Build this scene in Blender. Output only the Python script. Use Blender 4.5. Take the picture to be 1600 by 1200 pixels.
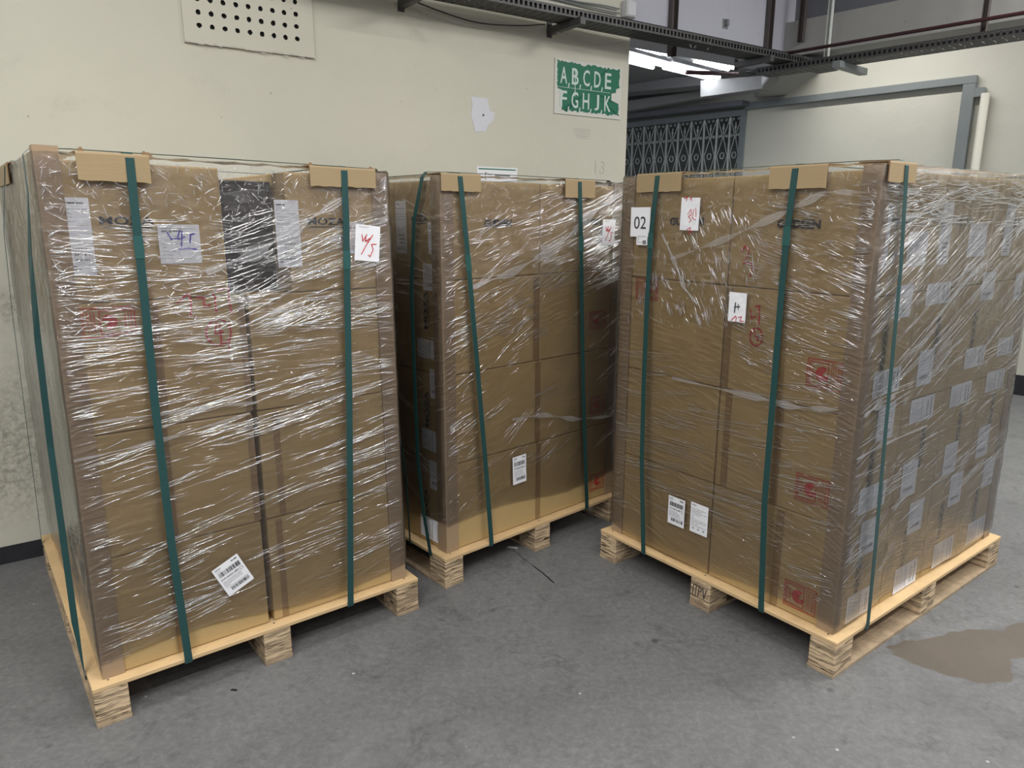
import bpy, bmesh, math, random
from mathutils import Vector
random.seed(11)
for o in list(bpy.data.objects): bpy.data.objects.remove(o)
SC = bpy.context.scene
COL = SC.collection

# ------------------------------------------------------------------ camera
F, PITCH, ROLL, CH = 1128.2, 0.2304, 0.0023, 1.6
cam = bpy.data.cameras.new('camera'); camo = bpy.data.objects.new('camera', cam); COL.objects.link(camo)
cam.sensor_fit = 'HORIZONTAL'; cam.sensor_width = 36; cam.lens = 36*F/1600; cam.clip_start = .05
camo.location = (0, 0, CH); camo.rotation_mode = 'XYZ'
camo.rotation_euler = (math.pi/2-PITCH, 0, 0)
camo.rotation_euler = (camo.rotation_euler.to_matrix() @ __import__('mathutils').Matrix.Rotation(ROLL, 3, 'Z')).to_euler()
SC.camera = camo
# ------------------------------------------------------------------ world, lamps, exposure
W = bpy.data.worlds.new('world'); SC.world = W; W.use_nodes = True
W.node_tree.nodes['Background'].inputs[0].default_value = (.80, .86, 1, 1)
W.node_tree.nodes['Background'].inputs[1].default_value = .27
SC.view_settings.view_transform = 'Standard'; SC.view_settings.look = 'None'
SC.view_settings.gamma = 1; SC.view_settings.use_curve_mapping = False
SC.view_settings.exposure = 0.9
def lamp(x, y, z, rz, power, w=1.5, h=.055, col=(1, .975, .94)):
    l = bpy.data.lights.new('unseen_tube_light', 'AREA'); l.shape = 'RECTANGLE'; l.size = w; l.size_y = h; l.energy = power; l.color = col
    o = bpy.data.objects.new('unseen_tube_light', l); o.location = (x, y, z); o.rotation_euler = (0, 0, rz); COL.objects.link(o)
PW = 26
# unseen ceiling tubes overhead, with extra ones added for film glints and wall brightness
for (x, y, z, rz, pw) in ((-.6, -.7, 4.15, .6, 1.3), (1.3, .2, 4.15, .6, 1.2), (.3, 1.0, 4.15, 2.2, .5), (2.9, .5, 4.15, .6, 1.0), (4.6, 2.0, 4.15, .9, 1.5),
                          (-1.7, .9, 4.15, .6, .9), (-3.2, .3, 4.15, .6, .8), (4.1, 3.3, 4.15, .9, 1.7), (6.0, 4.0, 4.15, .9, 1.8), (3.1, 6.9, 3.5, 2.3, .6), (4.9, 5.0, 3.5, 2.3, .55), (-1.2, -2.6, 4.15, .6, 2.0), (.2, -3.2, 4.15, .6, 1.0), (4.4, -1.2, 4.15, .6, .6), (3.3, 3.2, 4.15, .9, .8)):
    lamp(x, y, z, rz, PW*pw)

# ------------------------------------------------------------------ measuring: a ray through a picture point met with a real surface
def ray(px, py):
    X0, Y0 = px-800, py-600; c, s = math.cos(ROLL), math.sin(ROLL)
    X, Y = (c*X0+s*Y0)/F, -(-s*X0+c*Y0)/F
    return Vector((X, math.cos(PITCH)+Y*math.sin(PITCH), -math.sin(PITCH)+Y*math.cos(PITCH)))
CAMP = Vector((0, 0, CH))
def hit(px, py, P, n):
    d = ray(px, py); return CAMP+d*((P-CAMP).dot(n)/d.dot(n))
def hitz(px, py, z): return hit(px, py, Vector((0, 0, z)), Vector((0, 0, 1)))

# ------------------------------------------------------------------ materials
def mat(name):
    m = bpy.data.materials.new(name); m.use_nodes = True
    nt = m.node_tree; nt.nodes.clear()
    return m, nt
def nd(nt, t, **k):
    n = nt.nodes.new(t)
    for a, b in k.items():
        if a.startswith('i_'):
            key = a[2:]; key = int(key) if key.isdigit() else key.replace('_', ' ')
            n.inputs[key].default_value = b
        else: setattr(n, a, b)
    return n
def lk(nt, a, b): nt.links.new(a, b)
def noise(nt, scale, detail=4, rough=.6, vec=None, dist=0):
    n = nd(nt, 'ShaderNodeTexNoise'); n.inputs['Scale'].default_value = scale; n.inputs['Detail'].default_value = detail
    n.inputs['Roughness'].default_value = rough; n.inputs['Distortion'].default_value = dist
    if vec: lk(nt, vec, n.inputs['Vector'])
    return n.outputs['Fac']
def ramp(nt, src, a, b, ca=(0, 0, 0, 1), cb=(1, 1, 1, 1)):
    r = nd(nt, 'ShaderNodeValToRGB'); r.color_ramp.elements[0].position = a; r.color_ramp.elements[1].position = b
    r.color_ramp.elements[0].color = ca; r.color_ramp.elements[1].color = cb
    lk(nt, src, r.inputs[0]); return r.outputs[0]
def mix(nt, fac, a, b, mode='MIX'):
    m = nd(nt, 'ShaderNodeMix', data_type='RGBA', blend_type=mode)
    for s, i in ((fac, 0), (a, 6), (b, 7)):
        if hasattr(s, 'links'): lk(nt, s, m.inputs[i])
        elif i == 0: m.inputs[0].default_value = s
        else: m.inputs[i].default_value = (*s[:3], 1)
    return m.outputs[2]
def mth(nt, op, a, b=0, c=0):
    m = nd(nt, 'ShaderNodeMath', operation=op)
    for s, i in ((a, 0), (b, 1), (c, 2)):
        if hasattr(s, 'links'): lk(nt, s, m.inputs[i])
        else: m.inputs[i].default_value = s
    return m.outputs[0]
def mapping(nt, vec, scale=(1, 1, 1), rot=(0, 0, 0), loc=(0, 0, 0)):
    m = nd(nt, 'ShaderNodeMapping'); m.inputs['Scale'].default_value = scale; m.inputs['Rotation'].default_value = rot
    m.inputs['Location'].default_value = loc; lk(nt, vec, m.inputs['Vector']); return m.outputs[0]
def wpos(nt): return nd(nt, 'ShaderNodeNewGeometry').outputs['Position']
def objc(nt): return nd(nt, 'ShaderNodeTexCoord').outputs['Object']
def bump(nt, h, strength=.3, dist=.01):
    b = nd(nt, 'ShaderNodeBump'); b.inputs['Strength'].default_value = strength; b.inputs['Distance'].default_value = dist
    lk(nt, h, b.inputs['Height']); return b.outputs[0]
def finish(nt, col, rough=.6, metal=0, nrm=None, spec=.5, emis=None, es=0):
    p = nd(nt, 'ShaderNodeBsdfPrincipled'); o = nd(nt, 'ShaderNodeOutputMaterial')
    if hasattr(col, 'links'): lk(nt, col, p.inputs['Base Color'])
    else: p.inputs['Base Color'].default_value = (*col[:3], 1)
    if hasattr(rough, 'links'): lk(nt, rough, p.inputs['Roughness'])
    else: p.inputs['Roughness'].default_value = rough
    p.inputs['Metallic'].default_value = metal; p.inputs['Specular IOR Level'].default_value = spec
    if nrm: lk(nt, nrm, p.inputs['Normal'])
    if emis: p.inputs['Emission Color'].default_value = (*emis, 1); p.inputs['Emission Strength'].default_value = es
    lk(nt, p.outputs[0], o.inputs[0])
def simple(name, col, rough=.6, metal=0, var=.12, scale=30, spec=.5, bs=0):
    m, nt = mat(name); f = noise(nt, scale, 4, .6, wpos(nt))
    c = mix(nt, f, [x*(1-var) for x in col], [min(1, x*(1+var)) for x in col])
    finish(nt, c, rough, metal, bump(nt, noise(nt, scale*3, 4, .6, wpos(nt)), bs, .004) if bs else None, spec); return m
M = {}
# painted plaster of the walls: dull cream with scuffs, pits and a dirty lower left patch
def wall_mat(name, base, dirt, stains=()):
    m, nt = mat(name); p = wpos(nt)
    c = mix(nt, ramp(nt, noise(nt, .9, 5, .65, p), .35, .7), base, [x*.93 for x in base])
    c = mix(nt, mth(nt, 'MULTIPLY', ramp(nt, noise(nt, 2.3, 8, .75, p, .6), .60, .78), .35), c, dirt)
    c = mix(nt, mth(nt, 'MULTIPLY', ramp(nt, noise(nt, 9, 8, .8, p), .70, .76), .45), c, [x*.7 for x in dirt])
    vo = nd(nt, 'ShaderNodeTexVoronoi'); vo.inputs['Scale'].default_value = 5.5; lk(nt, p, vo.inputs['Vector'])
    c = mix(nt, mth(nt, 'MULTIPLY', ramp(nt, vo.outputs['Distance'], .02, .035, (1, 1, 1, 1), (0, 0, 0, 1)), .5), c, (.12, .11, .09))
    for (P, r, col, amt, sc) in stains:
        d = nd(nt, 'ShaderNodeVectorMath', operation='DISTANCE'); lk(nt, p, d.inputs[0]); d.inputs[1].default_value = P
        dd = mth(nt, 'DIVIDE', d.outputs['Value'], r)
        dd = mth(nt, 'ADD', dd, mth(nt, 'MULTIPLY', mth(nt, 'SUBTRACT', noise(nt, sc*.35, 6, .7, p), .5), 1.0))
        msk = mth(nt, 'MULTIPLY', ramp(nt, dd, .4, 1.0, (1, 1, 1, 1), (0, 0, 0, 1)), ramp(nt, noise(nt, sc, 8, .8, p), .42, .62))
        c = mix(nt, mth(nt, 'MULTIPLY', msk, amt), c, col)
    h = mth(nt, 'ADD', mth(nt, 'MULTIPLY', noise(nt, 2.2, 5, .6, p), 2.0), mth(nt, 'MULTIPLY', noise(nt, 60, 4, .6, p), .12))
    finish(nt, c, .55, 0, bump(nt, h, .35, .012), .35); return m
CREAM = (.585, .575, .48)
# cardboard
def card(name, base, var=.10):
    m, nt = mat(name); oc = objc(nt); p = wpos(nt); oi = nd(nt, 'ShaderNodeObjectInfo')
    c = mix(nt, noise(nt, 3.2, 5, .6, p), [x*(1-var) for x in base], [x*(1+var) for x in base])
    c = mix(nt, mth(nt, 'MULTIPLY', oi.outputs['Random'], .22), c, [x*.72 for x in base])
    st = noise(nt, 1, 3, .5, mapping(nt, p, (14, 14, 260)))
    c = mix(nt, mth(nt, 'MULTIPLY', st, .14), c, [x*.7 for x in base])
    c = mix(nt, mth(nt, 'MULTIPLY', ramp(nt, noise(nt, 5, 6, .7, p), .62, .8), .2), c, [x*.6 for x in base])
    h = mth(nt, 'ADD', mth(nt, 'MULTIPLY', noise(nt, 5, 3, .5, p), 1.5), mth(nt, 'MULTIPLY', st, .15))
    finish(nt, c, .62, 0, bump(nt, h, .35, .008), .3); return m
M['card'] = card('cardboard', (.50, .355, .162))
M['card_dark'] = card('dark_cardboard', (.30, .20, .10))
M['board'] = card('corner_board', (.37, .265, .165), .05)
M['prot'] = card('protector_board', (.36, .268, .15), .05)
M['fiber'] = card('torn_fibre', (.20, .12, .06))
M['tape'] = simple('packing_tape', (.30, .19, .085), .28, 0, .08, 12)
# plywood deck and layered blocks
def wood(name, base, kind):
    m, nt = mat(name); p = wpos(nt)
    if kind == 'ply':
        g = noise(nt, 1, 6, .65, mapping(nt, p, (5, 5, 90)), 1.2)
        c = mix(nt, ramp(nt, g, .3, .75), [x*.78 for x in base], base)
        c = mix(nt, mth(nt, 'MULTIPLY', ramp(nt, noise(nt, 7, 6, .7, p), .6, .8), .4), c, (.30, .16, .06))
        h = g
    elif kind == 'dirty':
        g = noise(nt, 6, 8, .75, p)
        c = mix(nt, ramp(nt, g, .35, .7), [x*.4 for x in base], base); h = g
    else:
        z = nd(nt, 'ShaderNodeSeparateXYZ'); lk(nt, p, z.inputs[0])
        wz = mth(nt, 'ADD', z.outputs[2], mth(nt, 'MULTIPLY', noise(nt, 22, 4, .6, p), .010))
        cc = nd(nt, 'ShaderNodeCombineXYZ'); lk(nt, wz, cc.inputs[2])
        xy = nd(nt, 'ShaderNodeVectorMath', operation='MULTIPLY_ADD'); lk(nt, p, xy.inputs[0]); xy.inputs[1].default_value = (.07, .07, 0); lk(nt, cc.outputs[0], xy.inputs[2])
        g = noise(nt, 120, 3, .5, xy.outputs[0])
        lay = ramp(nt, g, .42, .58)
        c = mix(nt, lay, [x*.42 for x in base], base)
        c = mix(nt, ramp(nt, noise(nt, 210, 2, .5, xy.outputs[0]), .58, .66), c, (.05, .03, .015))
        c = mix(nt, mth(nt, 'MULTIPLY', ramp(nt, noise(nt, 30, 6, .7, p), .58, .75), .5), c, [x*.45 for x in base]); h = g
    finish(nt, c, .6, 0, bump(nt, h, .5, .004), .3); return m
M['ply'] = wood('plywood', (.70, .50, .27), 'ply')
M['block'] = wood('layered_block', (.66, .50, .32), 'block')
M['runner'] = wood('runner_board', (.55, .42, .28), 'dirty')
M['strap'] = simple('green_strap', (.015, .062, .060), .38, 0, .12, 60, .5)
M['seal'] = simple('strap_seal', (.02, .09, .082), .25, 0, .1, 60, .7)
M['white'] = simple('white_paper', (.86, .87, .92), .5, 0, .03, 20)
M['paper'] = simple('loose_paper', (.80, .81, .84), .55, 0, .02, 20)
M['ink'] = simple('black_ink', (.035, .035, .04), .6, 0, .1, 90)
M['grey_ink'] = simple('grey_ink', (.20, .20, .22), .6, 0, .1, 90)
M['logo'] = simple('dark_print', (.02, .02, .022), .6, 0, .2, 90)
M['red'] = simple('red_print', (.50, .045, .04), .5, 0, .15, 60)
M['redpen'] = simple('red_marker', (.55, .02, .03), .5, 0, .1, 60)
M['blue'] = simple('blue_marker', (.05, .05, .45), .5, 0, .1, 60)
M['green'] = simple('sign_green', (.0, .135, .072), .55, 0, .06, 8)
M['signwhite'] = simple('sign_letters', (.52, .62, .58), .5, 0, .05, 60)
M['flake'] = simple('bare_sign_edge', (.60, .60, .55), .6, 0, .1, 60)
M['patch'] = simple('white_filler', (.62, .63, .68), .6, 0, .04, 30)
M['pencil'] = simple('pencil_grey', (.42, .42, .40), .7, 0, .1, 60)
M['steel'] = simple('grey_steel_paint', (.20, .222, .225), .4, 0, .12, 6, .5, .1)
M['galv'] = simple('galvanised', (.075, .075, .075), .5, .4, .25, 14, .5, .1)
M['bars'] = simple('pale_grey_bars', (.58, .61, .58), .45, .1, .12, 20)
M['post'] = simple('brown_steel', (.10, .085, .08), .5, .2, .2, 10)
M['cable'] = simple('black_cable', (.018, .018, .02), .45, 0, .2, 30)
M['redpipe'] = simple('red_pipe', (.065, .022, .028), .4, 0, .15, 20)
M['plastic'] = simple('white_plastic', (.62, .62, .64), .5, 0, .05, 30)
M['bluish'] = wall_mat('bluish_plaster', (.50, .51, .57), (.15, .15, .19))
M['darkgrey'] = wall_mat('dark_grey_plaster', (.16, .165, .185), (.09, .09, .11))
M['strip'] = wall_mat('greyish_beam_paint', (.36, .36, .345), (.18, .17, .16))
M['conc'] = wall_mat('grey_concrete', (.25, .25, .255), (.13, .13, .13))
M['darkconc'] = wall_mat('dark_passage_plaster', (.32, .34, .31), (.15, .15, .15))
M['hole'] = simple('vent_hole_shade', (.008, .008, .008), .9, 0, .1, 30)  # black painted inside the shallow vent holes in place of deep shade
M['skirt'] = simple('black_skirting_paint', (.025, .026, .03), .7, 0, .4, 12, .3, .4)
M['black'] = simple('painted_gap_shade', (.05, .045, .045), .6, 0, .2, 8, .4, .3)  # near-black colour standing in for the shade inside the carton gap
m, nt = mat('tube_glow'); finish(nt, (1, 1, 1), .5, 0, None, .5, (.93, .97, 1), 6); M['tube'] = m
m, nt = mat('lit_panel'); finish(nt, (.9, .9, .9), .5, 0, None, .5, (.93, .97, 1), 1.4); M['panel'] = m

# clear stretch film: transparent, sharp gloss on wrinkles, a little milky where it is doubled
def film_mat(name, ang, haze, bs):
    m, nt = mat(name); uv = nd(nt, 'ShaderNodeTexCoord').outputs['UV']
    warp = nd(nt, 'ShaderNodeTexNoise'); warp.inputs['Scale'].default_value = 1.6; warp.inputs['Detail'].default_value = 2; lk(nt, uv, warp.inputs['Vector'])
    w2 = nd(nt, 'ShaderNodeVectorMath', operation='MULTIPLY_ADD'); lk(nt, warp.outputs['Color'], w2.inputs[0]); w2.inputs[1].default_value = (.22, .22, 0); lk(nt, uv, w2.inputs[2])
    v1 = mapping(nt, w2.outputs[0], (1, 1, 1), (0, 0, -ang))
    s1 = noise(nt, 1, 5, .62, mapping(nt, v1, (5, 95, 1)))
    s2 = noise(nt, 1, 4, .6, mapping(nt, w2.outputs[0], (9, 60, 1), (0, 0, -ang-.45)))
    cr = noise(nt, 26, 6, .7, w2.outputs[0], 1.0)
    sep = nd(nt, 'ShaderNodeSeparateXYZ'); lk(nt, uv, sep.inputs[0])
    top = ramp(nt, mth(nt, 'ADD', sep.outputs[1], mth(nt, 'MULTIPLY', noise(nt, 3, 4, .6, uv), .5)), 1.45/2.5, 1.75/2.5)
    topm = nd(nt, 'ShaderNodeMath', operation='DIVIDE'); 
    zz = mth(nt, 'ADD', sep.outputs[1], mth(nt, 'MULTIPLY', mth(nt, 'SUBTRACT', noise(nt, 3, 4, .6, uv), .5), .6))
    top = ramp(nt, mth(nt, 'MULTIPLY', zz, .5), .56, .72)
    h = mth(nt, 'ADD', mth(nt, 'ADD', s1, mth(nt, 'MULTIPLY', s2, .5)), mth(nt, 'MULTIPLY', mth(nt, 'MULTIPLY', cr, top), 2.0))
    nrm = bump(nt, h, bs, .010)
    fr = nd(nt, 'ShaderNodeFresnel'); fr.inputs['IOR'].default_value = 1.5; lk(nt, nrm, fr.inputs['Normal'])
    gl = nd(nt, 'ShaderNodeBsdfGlossy'); gl.inputs['Roughness'].default_value = .10; lk(nt, nrm, gl.inputs['Normal'])
    tr = nd(nt, 'ShaderNodeBsdfTransparent'); tr.inputs[0].default_value = (1, 1, 1, 1)
    df = nd(nt, 'ShaderNodeBsdfDiffuse'); df.inputs[0].default_value = (.86, .85, .84, 1); lk(nt, nrm, df.inputs['Normal'])
    st = ramp(nt, s1, .58, .72); s3 = ramp(nt, s2, .55, .75)
    mk = mth(nt, 'ADD', mth(nt, 'MULTIPLY', st, haze*1.1), mth(nt, 'ADD', mth(nt, 'MULTIPLY', mth(nt, 'MULTIPLY', s3, top), haze*1.6), haze*.2))
    mk = mth(nt, 'ADD', mk, mth(nt, 'MULTIPLY', mth(nt, 'MULTIPLY', ramp(nt, cr, .5, .7), top), haze*.9))
    a = nd(nt, 'ShaderNodeMixShader'); lk(nt, mk, a.inputs[0]); lk(nt, tr.outputs[0], a.inputs[1]); lk(nt, df.outputs[0], a.inputs[2])
    b = nd(nt, 'ShaderNodeMixShader'); lk(nt, mth(nt, 'MINIMUM', mth(nt, 'ADD', mth(nt, 'MULTIPLY', fr.outputs[0], 1.1), mth(nt, 'MULTIPLY', mth(nt, 'MULTIPLY', fr.outputs[0], fr.outputs[0]), 1.6)), .95), b.inputs[0]); lk(nt, a.outputs[0], b.inputs[1]); lk(nt, gl.outputs[0], b.inputs[2])
    o = nd(nt, 'ShaderNodeOutputMaterial'); lk(nt, b.outputs[0], o.inputs[0]); return m
def ridge_mat(name, gfac, milk, rough=.16):
    m, nt = mat(name)
    gl = nd(nt, 'ShaderNodeBsdfGlossy'); gl.inputs['Roughness'].default_value = rough
    lk(nt, bump(nt, noise(nt, 90, 4, .7, wpos(nt)), .5, .003), gl.inputs['Normal'])
    tr = nd(nt, 'ShaderNodeBsdfTransparent'); df = nd(nt, 'ShaderNodeBsdfDiffuse'); df.inputs[0].default_value = (.88, .89, .92, 1)
    a = nd(nt, 'ShaderNodeMixShader'); a.inputs[0].default_value = milk; lk(nt, tr.outputs[0], a.inputs[1]); lk(nt, df.outputs[0], a.inputs[2])
    b = nd(nt, 'ShaderNodeMixShader'); b.inputs[0].default_value = gfac; lk(nt, a.outputs[0], b.inputs[1]); lk(nt, gl.outputs[0], b.inputs[2])
    o = nd(nt, 'ShaderNodeOutputMaterial'); lk(nt, b.outputs[0], o.inputs[0]); return m
M['ridge'] = ridge_mat('film_wrinkle', .75, .32, .14)
M['fold'] = ridge_mat('film_fold', .16, .17, .25)

# ------------------------------------------------------------------ mesh building
class MB:
    def __init__(s): s.v = []; s.f = []; s.m = []; s.uv = {}
    def poly(s, pts, mi=0, uv=None):
        i = len(s.v); s.v += [Vector(p) for p in pts]; s.f.append(tuple(range(i, i+len(pts)))); s.m.append(mi)
        if uv: s.uv[len(s.f)-1] = uv
    def add(s, verts, faces, mi=0):
        i = len(s.v); s.v += [Vector(p) for p in verts]
        for f in faces: s.f.append(tuple(i+k for k in f)); s.m.append(mi)
    def hexa(s, c, mi=0):   # 8 corners: 4 of one side, 4 of the other
        s.add(c, [(0, 1, 2, 3), (7, 6, 5, 4), (0, 4, 5, 1), (1, 5, 6, 2), (2, 6, 7, 3), (3, 7, 4, 0)], mi)
    def box(s, fn, a0, a1, b0, b1, z0, z1, mi=0):
        s.hexa([fn(a0, b0, z0), fn(a1, b0, z0), fn(a1, b1, z0), fn(a0, b1, z0), fn(a0, b0, z1), fn(a1, b0, z1), fn(a1, b1, z1), fn(a0, b1, z1)], mi)
    def tube(s, pts, r, n=8, mi=0):
        pts = [Vector(p) for p in pts]; rings = []
        for i, p in enumerate(pts):
            d = (pts[min(i+1, len(pts)-1)]-pts[max(i-1, 0)]).normalized()
            u = d.cross(Vector((0, 0, 1)))
            if u.length < .05: u = d.cross(Vector((1, 0, 0)))
            u.normalize(); w = d.cross(u)
            rings.append([p+(u*math.cos(2*math.pi*k/n)+w*math.sin(2*math.pi*k/n))*r for k in range(n)])
        i0 = len(s.v)
        for rg in rings: s.v += rg
        for i in range(len(rings)-1):
            for k in range(n):
                s.f.append((i0+i*n+k, i0+i*n+(k+1) % n, i0+(i+1)*n+(k+1) % n, i0+(i+1)*n+k)); s.m.append(mi)
        s.f.append(tuple(i0+k for k in range(n))); s.m.append(mi)
        s.f.append(tuple(i0+(len(rings)-1)*n+k for k in range(n))); s.m.append(mi)
    def build(s, name, mats, parent=None, bevel=0, seg=2, smooth=False, normals=True, org=None):
        if not isinstance(mats, (list, tuple)): mats = [mats]
        if parent is not None: O = Vector(parent.matrix_world.translation) if False else ORG[parent.name]
        elif org is not None: O = Vector(org)
        else:
            xs = [v.x for v in s.v]; ys = [v.y for v in s.v]; zs = [v.z for v in s.v]
            O = Vector(((min(xs)+max(xs))/2, (min(ys)+max(ys))/2, min(zs)))
        me = bpy.data.meshes.new(name); me.from_pydata([tuple(v-O) for v in s.v], [], s.f)
        for mm in mats: me.materials.append(M[mm] if isinstance(mm, str) else mm)
        me.polygons.foreach_set('material_index', s.m)
        if s.uv:
            l = me.uv_layers.new(name='UVMap')
            for p in me.polygons:
                if p.index in s.uv:
                    for li, q in zip(p.loop_indices, s.uv[p.index]): l.data[li].uv = q
        if bevel or normals:
            bm = bmesh.new(); bm.from_mesh(me)
            if normals: bmesh.ops.recalc_face_normals(bm, faces=bm.faces)
            if bevel: bmesh.ops.bevel(bm, geom=list(bm.edges), offset=bevel, segments=seg, affect='EDGES', profile=.5)
            bm.to_mesh(me); bm.free()
        if smooth: me.shade_smooth()
        o = bpy.data.objects.new(name, me); COL.objects.link(o)
        if parent is not None: o.parent = parent; ORG[o.name] = O
        else: o.location = O; ORG[o.name] = O
        return o
ORG = {}
def empty(name, loc):
    o = bpy.data.objects.new(name, None); o.location = loc; o.empty_display_size = .1; COL.objects.link(o); ORG[o.name] = Vector(loc); return o
def tag(o, label, cat, group=None, kind=None):
    o['label'] = label; o['category'] = cat
    if group: o['group'] = group
    if kind: o['kind'] = kind
    return o
def struct(o): o['kind'] = 'structure'; return o
XYZ = lambda a, b, z: Vector((a, b, z))
_txt = {}
def text2d(s, bold=0.0):
    k = (s, bold)
    if k not in _txt:
        c = bpy.data.curves.new('lettering', 'FONT'); c.body = s; c.size = 1; c.offset = bold; c.resolution_u = 3
        o = bpy.data.objects.new('lettering', c); COL.objects.link(o)
        me = bpy.data.meshes.new_from_object(o.evaluated_get(bpy.context.evaluated_depsgraph_get()))
        vs = [(v.co.x, v.co.y) for v in me.vertices]; fs = [tuple(p.vertices) for p in me.polygons]
        bpy.data.objects.remove(o); bpy.data.meshes.remove(me); bpy.data.curves.remove(c)
        x0 = min(v[0] for v in vs); x1 = max(v[0] for v in vs); y0 = min(v[1] for v in vs); y1 = max(v[1] for v in vs)
        _txt[k] = ([((x-x0)/(x1-x0)-.5, (y-y0)/(y1-y0)-.5) for x, y in vs], fs)
    return _txt[k]
class Ink:
    """flat print on a surface: local x,y (m) around a centre, turned by rot, mapped by fn(u, z, off)"""
    def __init__(s, mb, fn, u, z, rot=0, off=0.0): s.mb, s.fn, s.u, s.z, s.c, s.s, s.off = mb, fn, u, z, math.cos(rot), math.sin(rot), off
    def P(s, x, y, d=0): return s.fn(s.u+x*s.c-y*s.s, s.z+x*s.s+y*s.c, s.off+d)
    def rect(s, x0, y0, x1, y1, mi, d=0): s.mb.poly([s.P(x0, y0, d), s.P(x1, y0, d), s.P(x1, y1, d), s.P(x0, y1, d)], mi)
    def slab(s, x0, y0, x1, y1, mi, t, wav=0):
        n = 6 if wav else 1; m_ = 5 if wav else 1
        def w(i, j): return (random.uniform(-1, 1)*wav) if wav else 0
        g = [[(x0+(x1-x0)*i/m_, y0+(y1-y0)*j/n, t+w(i, j)) for i in range(m_+1)] for j in range(n+1)]
        for j in range(n):
            for i in range(m_):
                s.mb.poly([s.P(*g[j][i]), s.P(*g[j][i+1]), s.P(*g[j+1][i+1]), s.P(*g[j+1][i])], mi)
        for (a, b) in (((x0, y0), (x1, y0)), ((x1, y0), (x1, y1)), ((x1, y1), (x0, y1)), ((x0, y1), (x0, y0))):
            s.mb.poly([s.P(*a, 0), s.P(*b, 0), s.P(*b, t), s.P(*a, t)], mi)
    def text(s, t, cx, cy, w, h, mi, bold=0, d=0, rot=0):
        vs, fs = text2d(t, bold); c, q = math.cos(rot), math.sin(rot)
        s.mb.add([s.P(cx+x*w*c-y*h*q, cy+x*w*q+y*h*c, d) for x, y in vs], fs, mi)
    def stroke(s, pts, w, mi, d=0):
        for (a, b) in zip(pts, pts[1:]):
            dx, dy = b[0]-a[0], b[1]-a[1]; L = math.hypot(dx, dy) or 1; nx, ny = -dy/L*w/2, dx/L*w/2; ex, ey = dx/L*w*.3, dy/L*w*.3
            s.mb.poly([s.P(a[0]-ex+nx, a[1]-ey+ny, d), s.P(b[0]+ex+nx, b[1]+ey+ny, d), s.P(b[0]+ex-nx, b[1]+ey-ny, d), s.P(a[0]-ex-nx, a[1]-ey-ny, d)], mi)
    def ring(s, cx, cy, rx, ry, w, mi, d=0, n=20, a0=0, a1=6.4):
        s.stroke([(cx+rx*math.cos(a0+(a1-a0)*k/n), cy+ry*math.sin(a0+(a1-a0)*k/n)) for k in range(n+1)], w, mi, d)

# ------------------------------------------------------------------ the setting
AZ = math.radians(55); D1 = Vector((math.sin(AZ), math.cos(AZ), 0)); N1 = Vector((math.cos(AZ), -math.sin(AZ), 0)); P1 = Vector((-2.327, 3.138, 0))
def WL(s, o, z): return P1+D1*s+N1*o+Vector((0, 0, z))           # along the cream wall, out from it, up
def wlf(u, z, off): return WL(u, off, z)
def on_wl(px, py, o=0):
    X = hit(px, py, P1+N1*o, N1)-P1; return X.dot(D1), X.z
A2 = math.radians(-42); D2 = Vector((math.sin(A2), math.cos(A2), 0)); N2 = Vector((-math.cos(A2), math.sin(A2), 0)); Q2 = Vector((4.66, 6.407, 0))
N2 = Vector((-D2.y, D2.x, 0)); N2 = N2 if N2.dot(-Q2) > 0 else -N2
def WB(t, o, z): return Q2+D2*t+N2*o+Vector((0, 0, z))           # along the far wall to the left, out from it, up
def on_wb(px, py, o=0):
    X = hit(px, py, Q2+N2*o, N2)-Q2; return X.dot(D2), X.z
S_END = 3.815
C1 = hit(20, 560, P1, N1); C2 = hit(32, 480, P1, N1)
M['wall'] = wall_mat('cream_plaster', CREAM, (.36, .35, .29),
    (((hit(25, 700, P1, N1)), .42, (.20, .19, .15), .75, 38), (C2, .12, (.10, .07, .04), .7, 30), (hit(120, 640, P1, N1), .5, (.30, .28, .22), .5, 20)))
M['wallb'] = wall_mat('far_cream_plaster', (.57, .565, .49), (.40, .39, .34))
# floor: worn grey concrete with scuffs, specks and a brown spill
m, nt = mat('worn_concrete'); p = wpos(nt)
c = mix(nt, ramp(nt, noise(nt, 1.1, 6, .65, p, .5), .3, .7), (.118, .121, .124), (.170, .174, .176))
c = mix(nt, mth(nt, 'MULTIPLY', ramp(nt, noise(nt, 5, 8, .75, p, .8), .54, .70), .7), c, (.060, .060, .062))
c = mix(nt, mth(nt, 'MULTIPLY', ramp(nt, noise(nt, 1, 6, .7, mapping(nt, p, (3, 14, 1), (0, 0, .5)), 1.5), .66, .72), .6), c, (.045, .045, .05))
c = mix(nt, mth(nt, 'MULTIPLY', ramp(nt, noise(nt, 45, 5, .7, p), .45, .7), .42), c, (.25, .25, .25))
c = mix(nt, mth(nt, 'MULTIPLY', ramp(nt, noise(nt, 28, 6, .75, p, .5), .50, .68), .38), c, (.07, .07, .07))
c = mix(nt, mth(nt, 'MULTIPLY', ramp(nt, noise(nt, 2.2, 4, .6, p, .8), .52, .66), .30), c, (.075, .075, .078))
vo = nd(nt, 'ShaderNodeTexVoronoi'); vo.inputs['Scale'].default_value = 9; lk(nt, p, vo.inputs['Vector'])
sp = mth(nt, 'MULTIPLY', ramp(nt, vo.outputs['Distance'], .03, .06, (1, 1, 1, 1), (0, 0, 0, 1)), ramp(nt, noise(nt, 2.5, 2, .5, p), .52, .56))
c = mix(nt, mth(nt, 'MULTIPLY', sp, .8), c, (.50, .50, .50))
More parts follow.
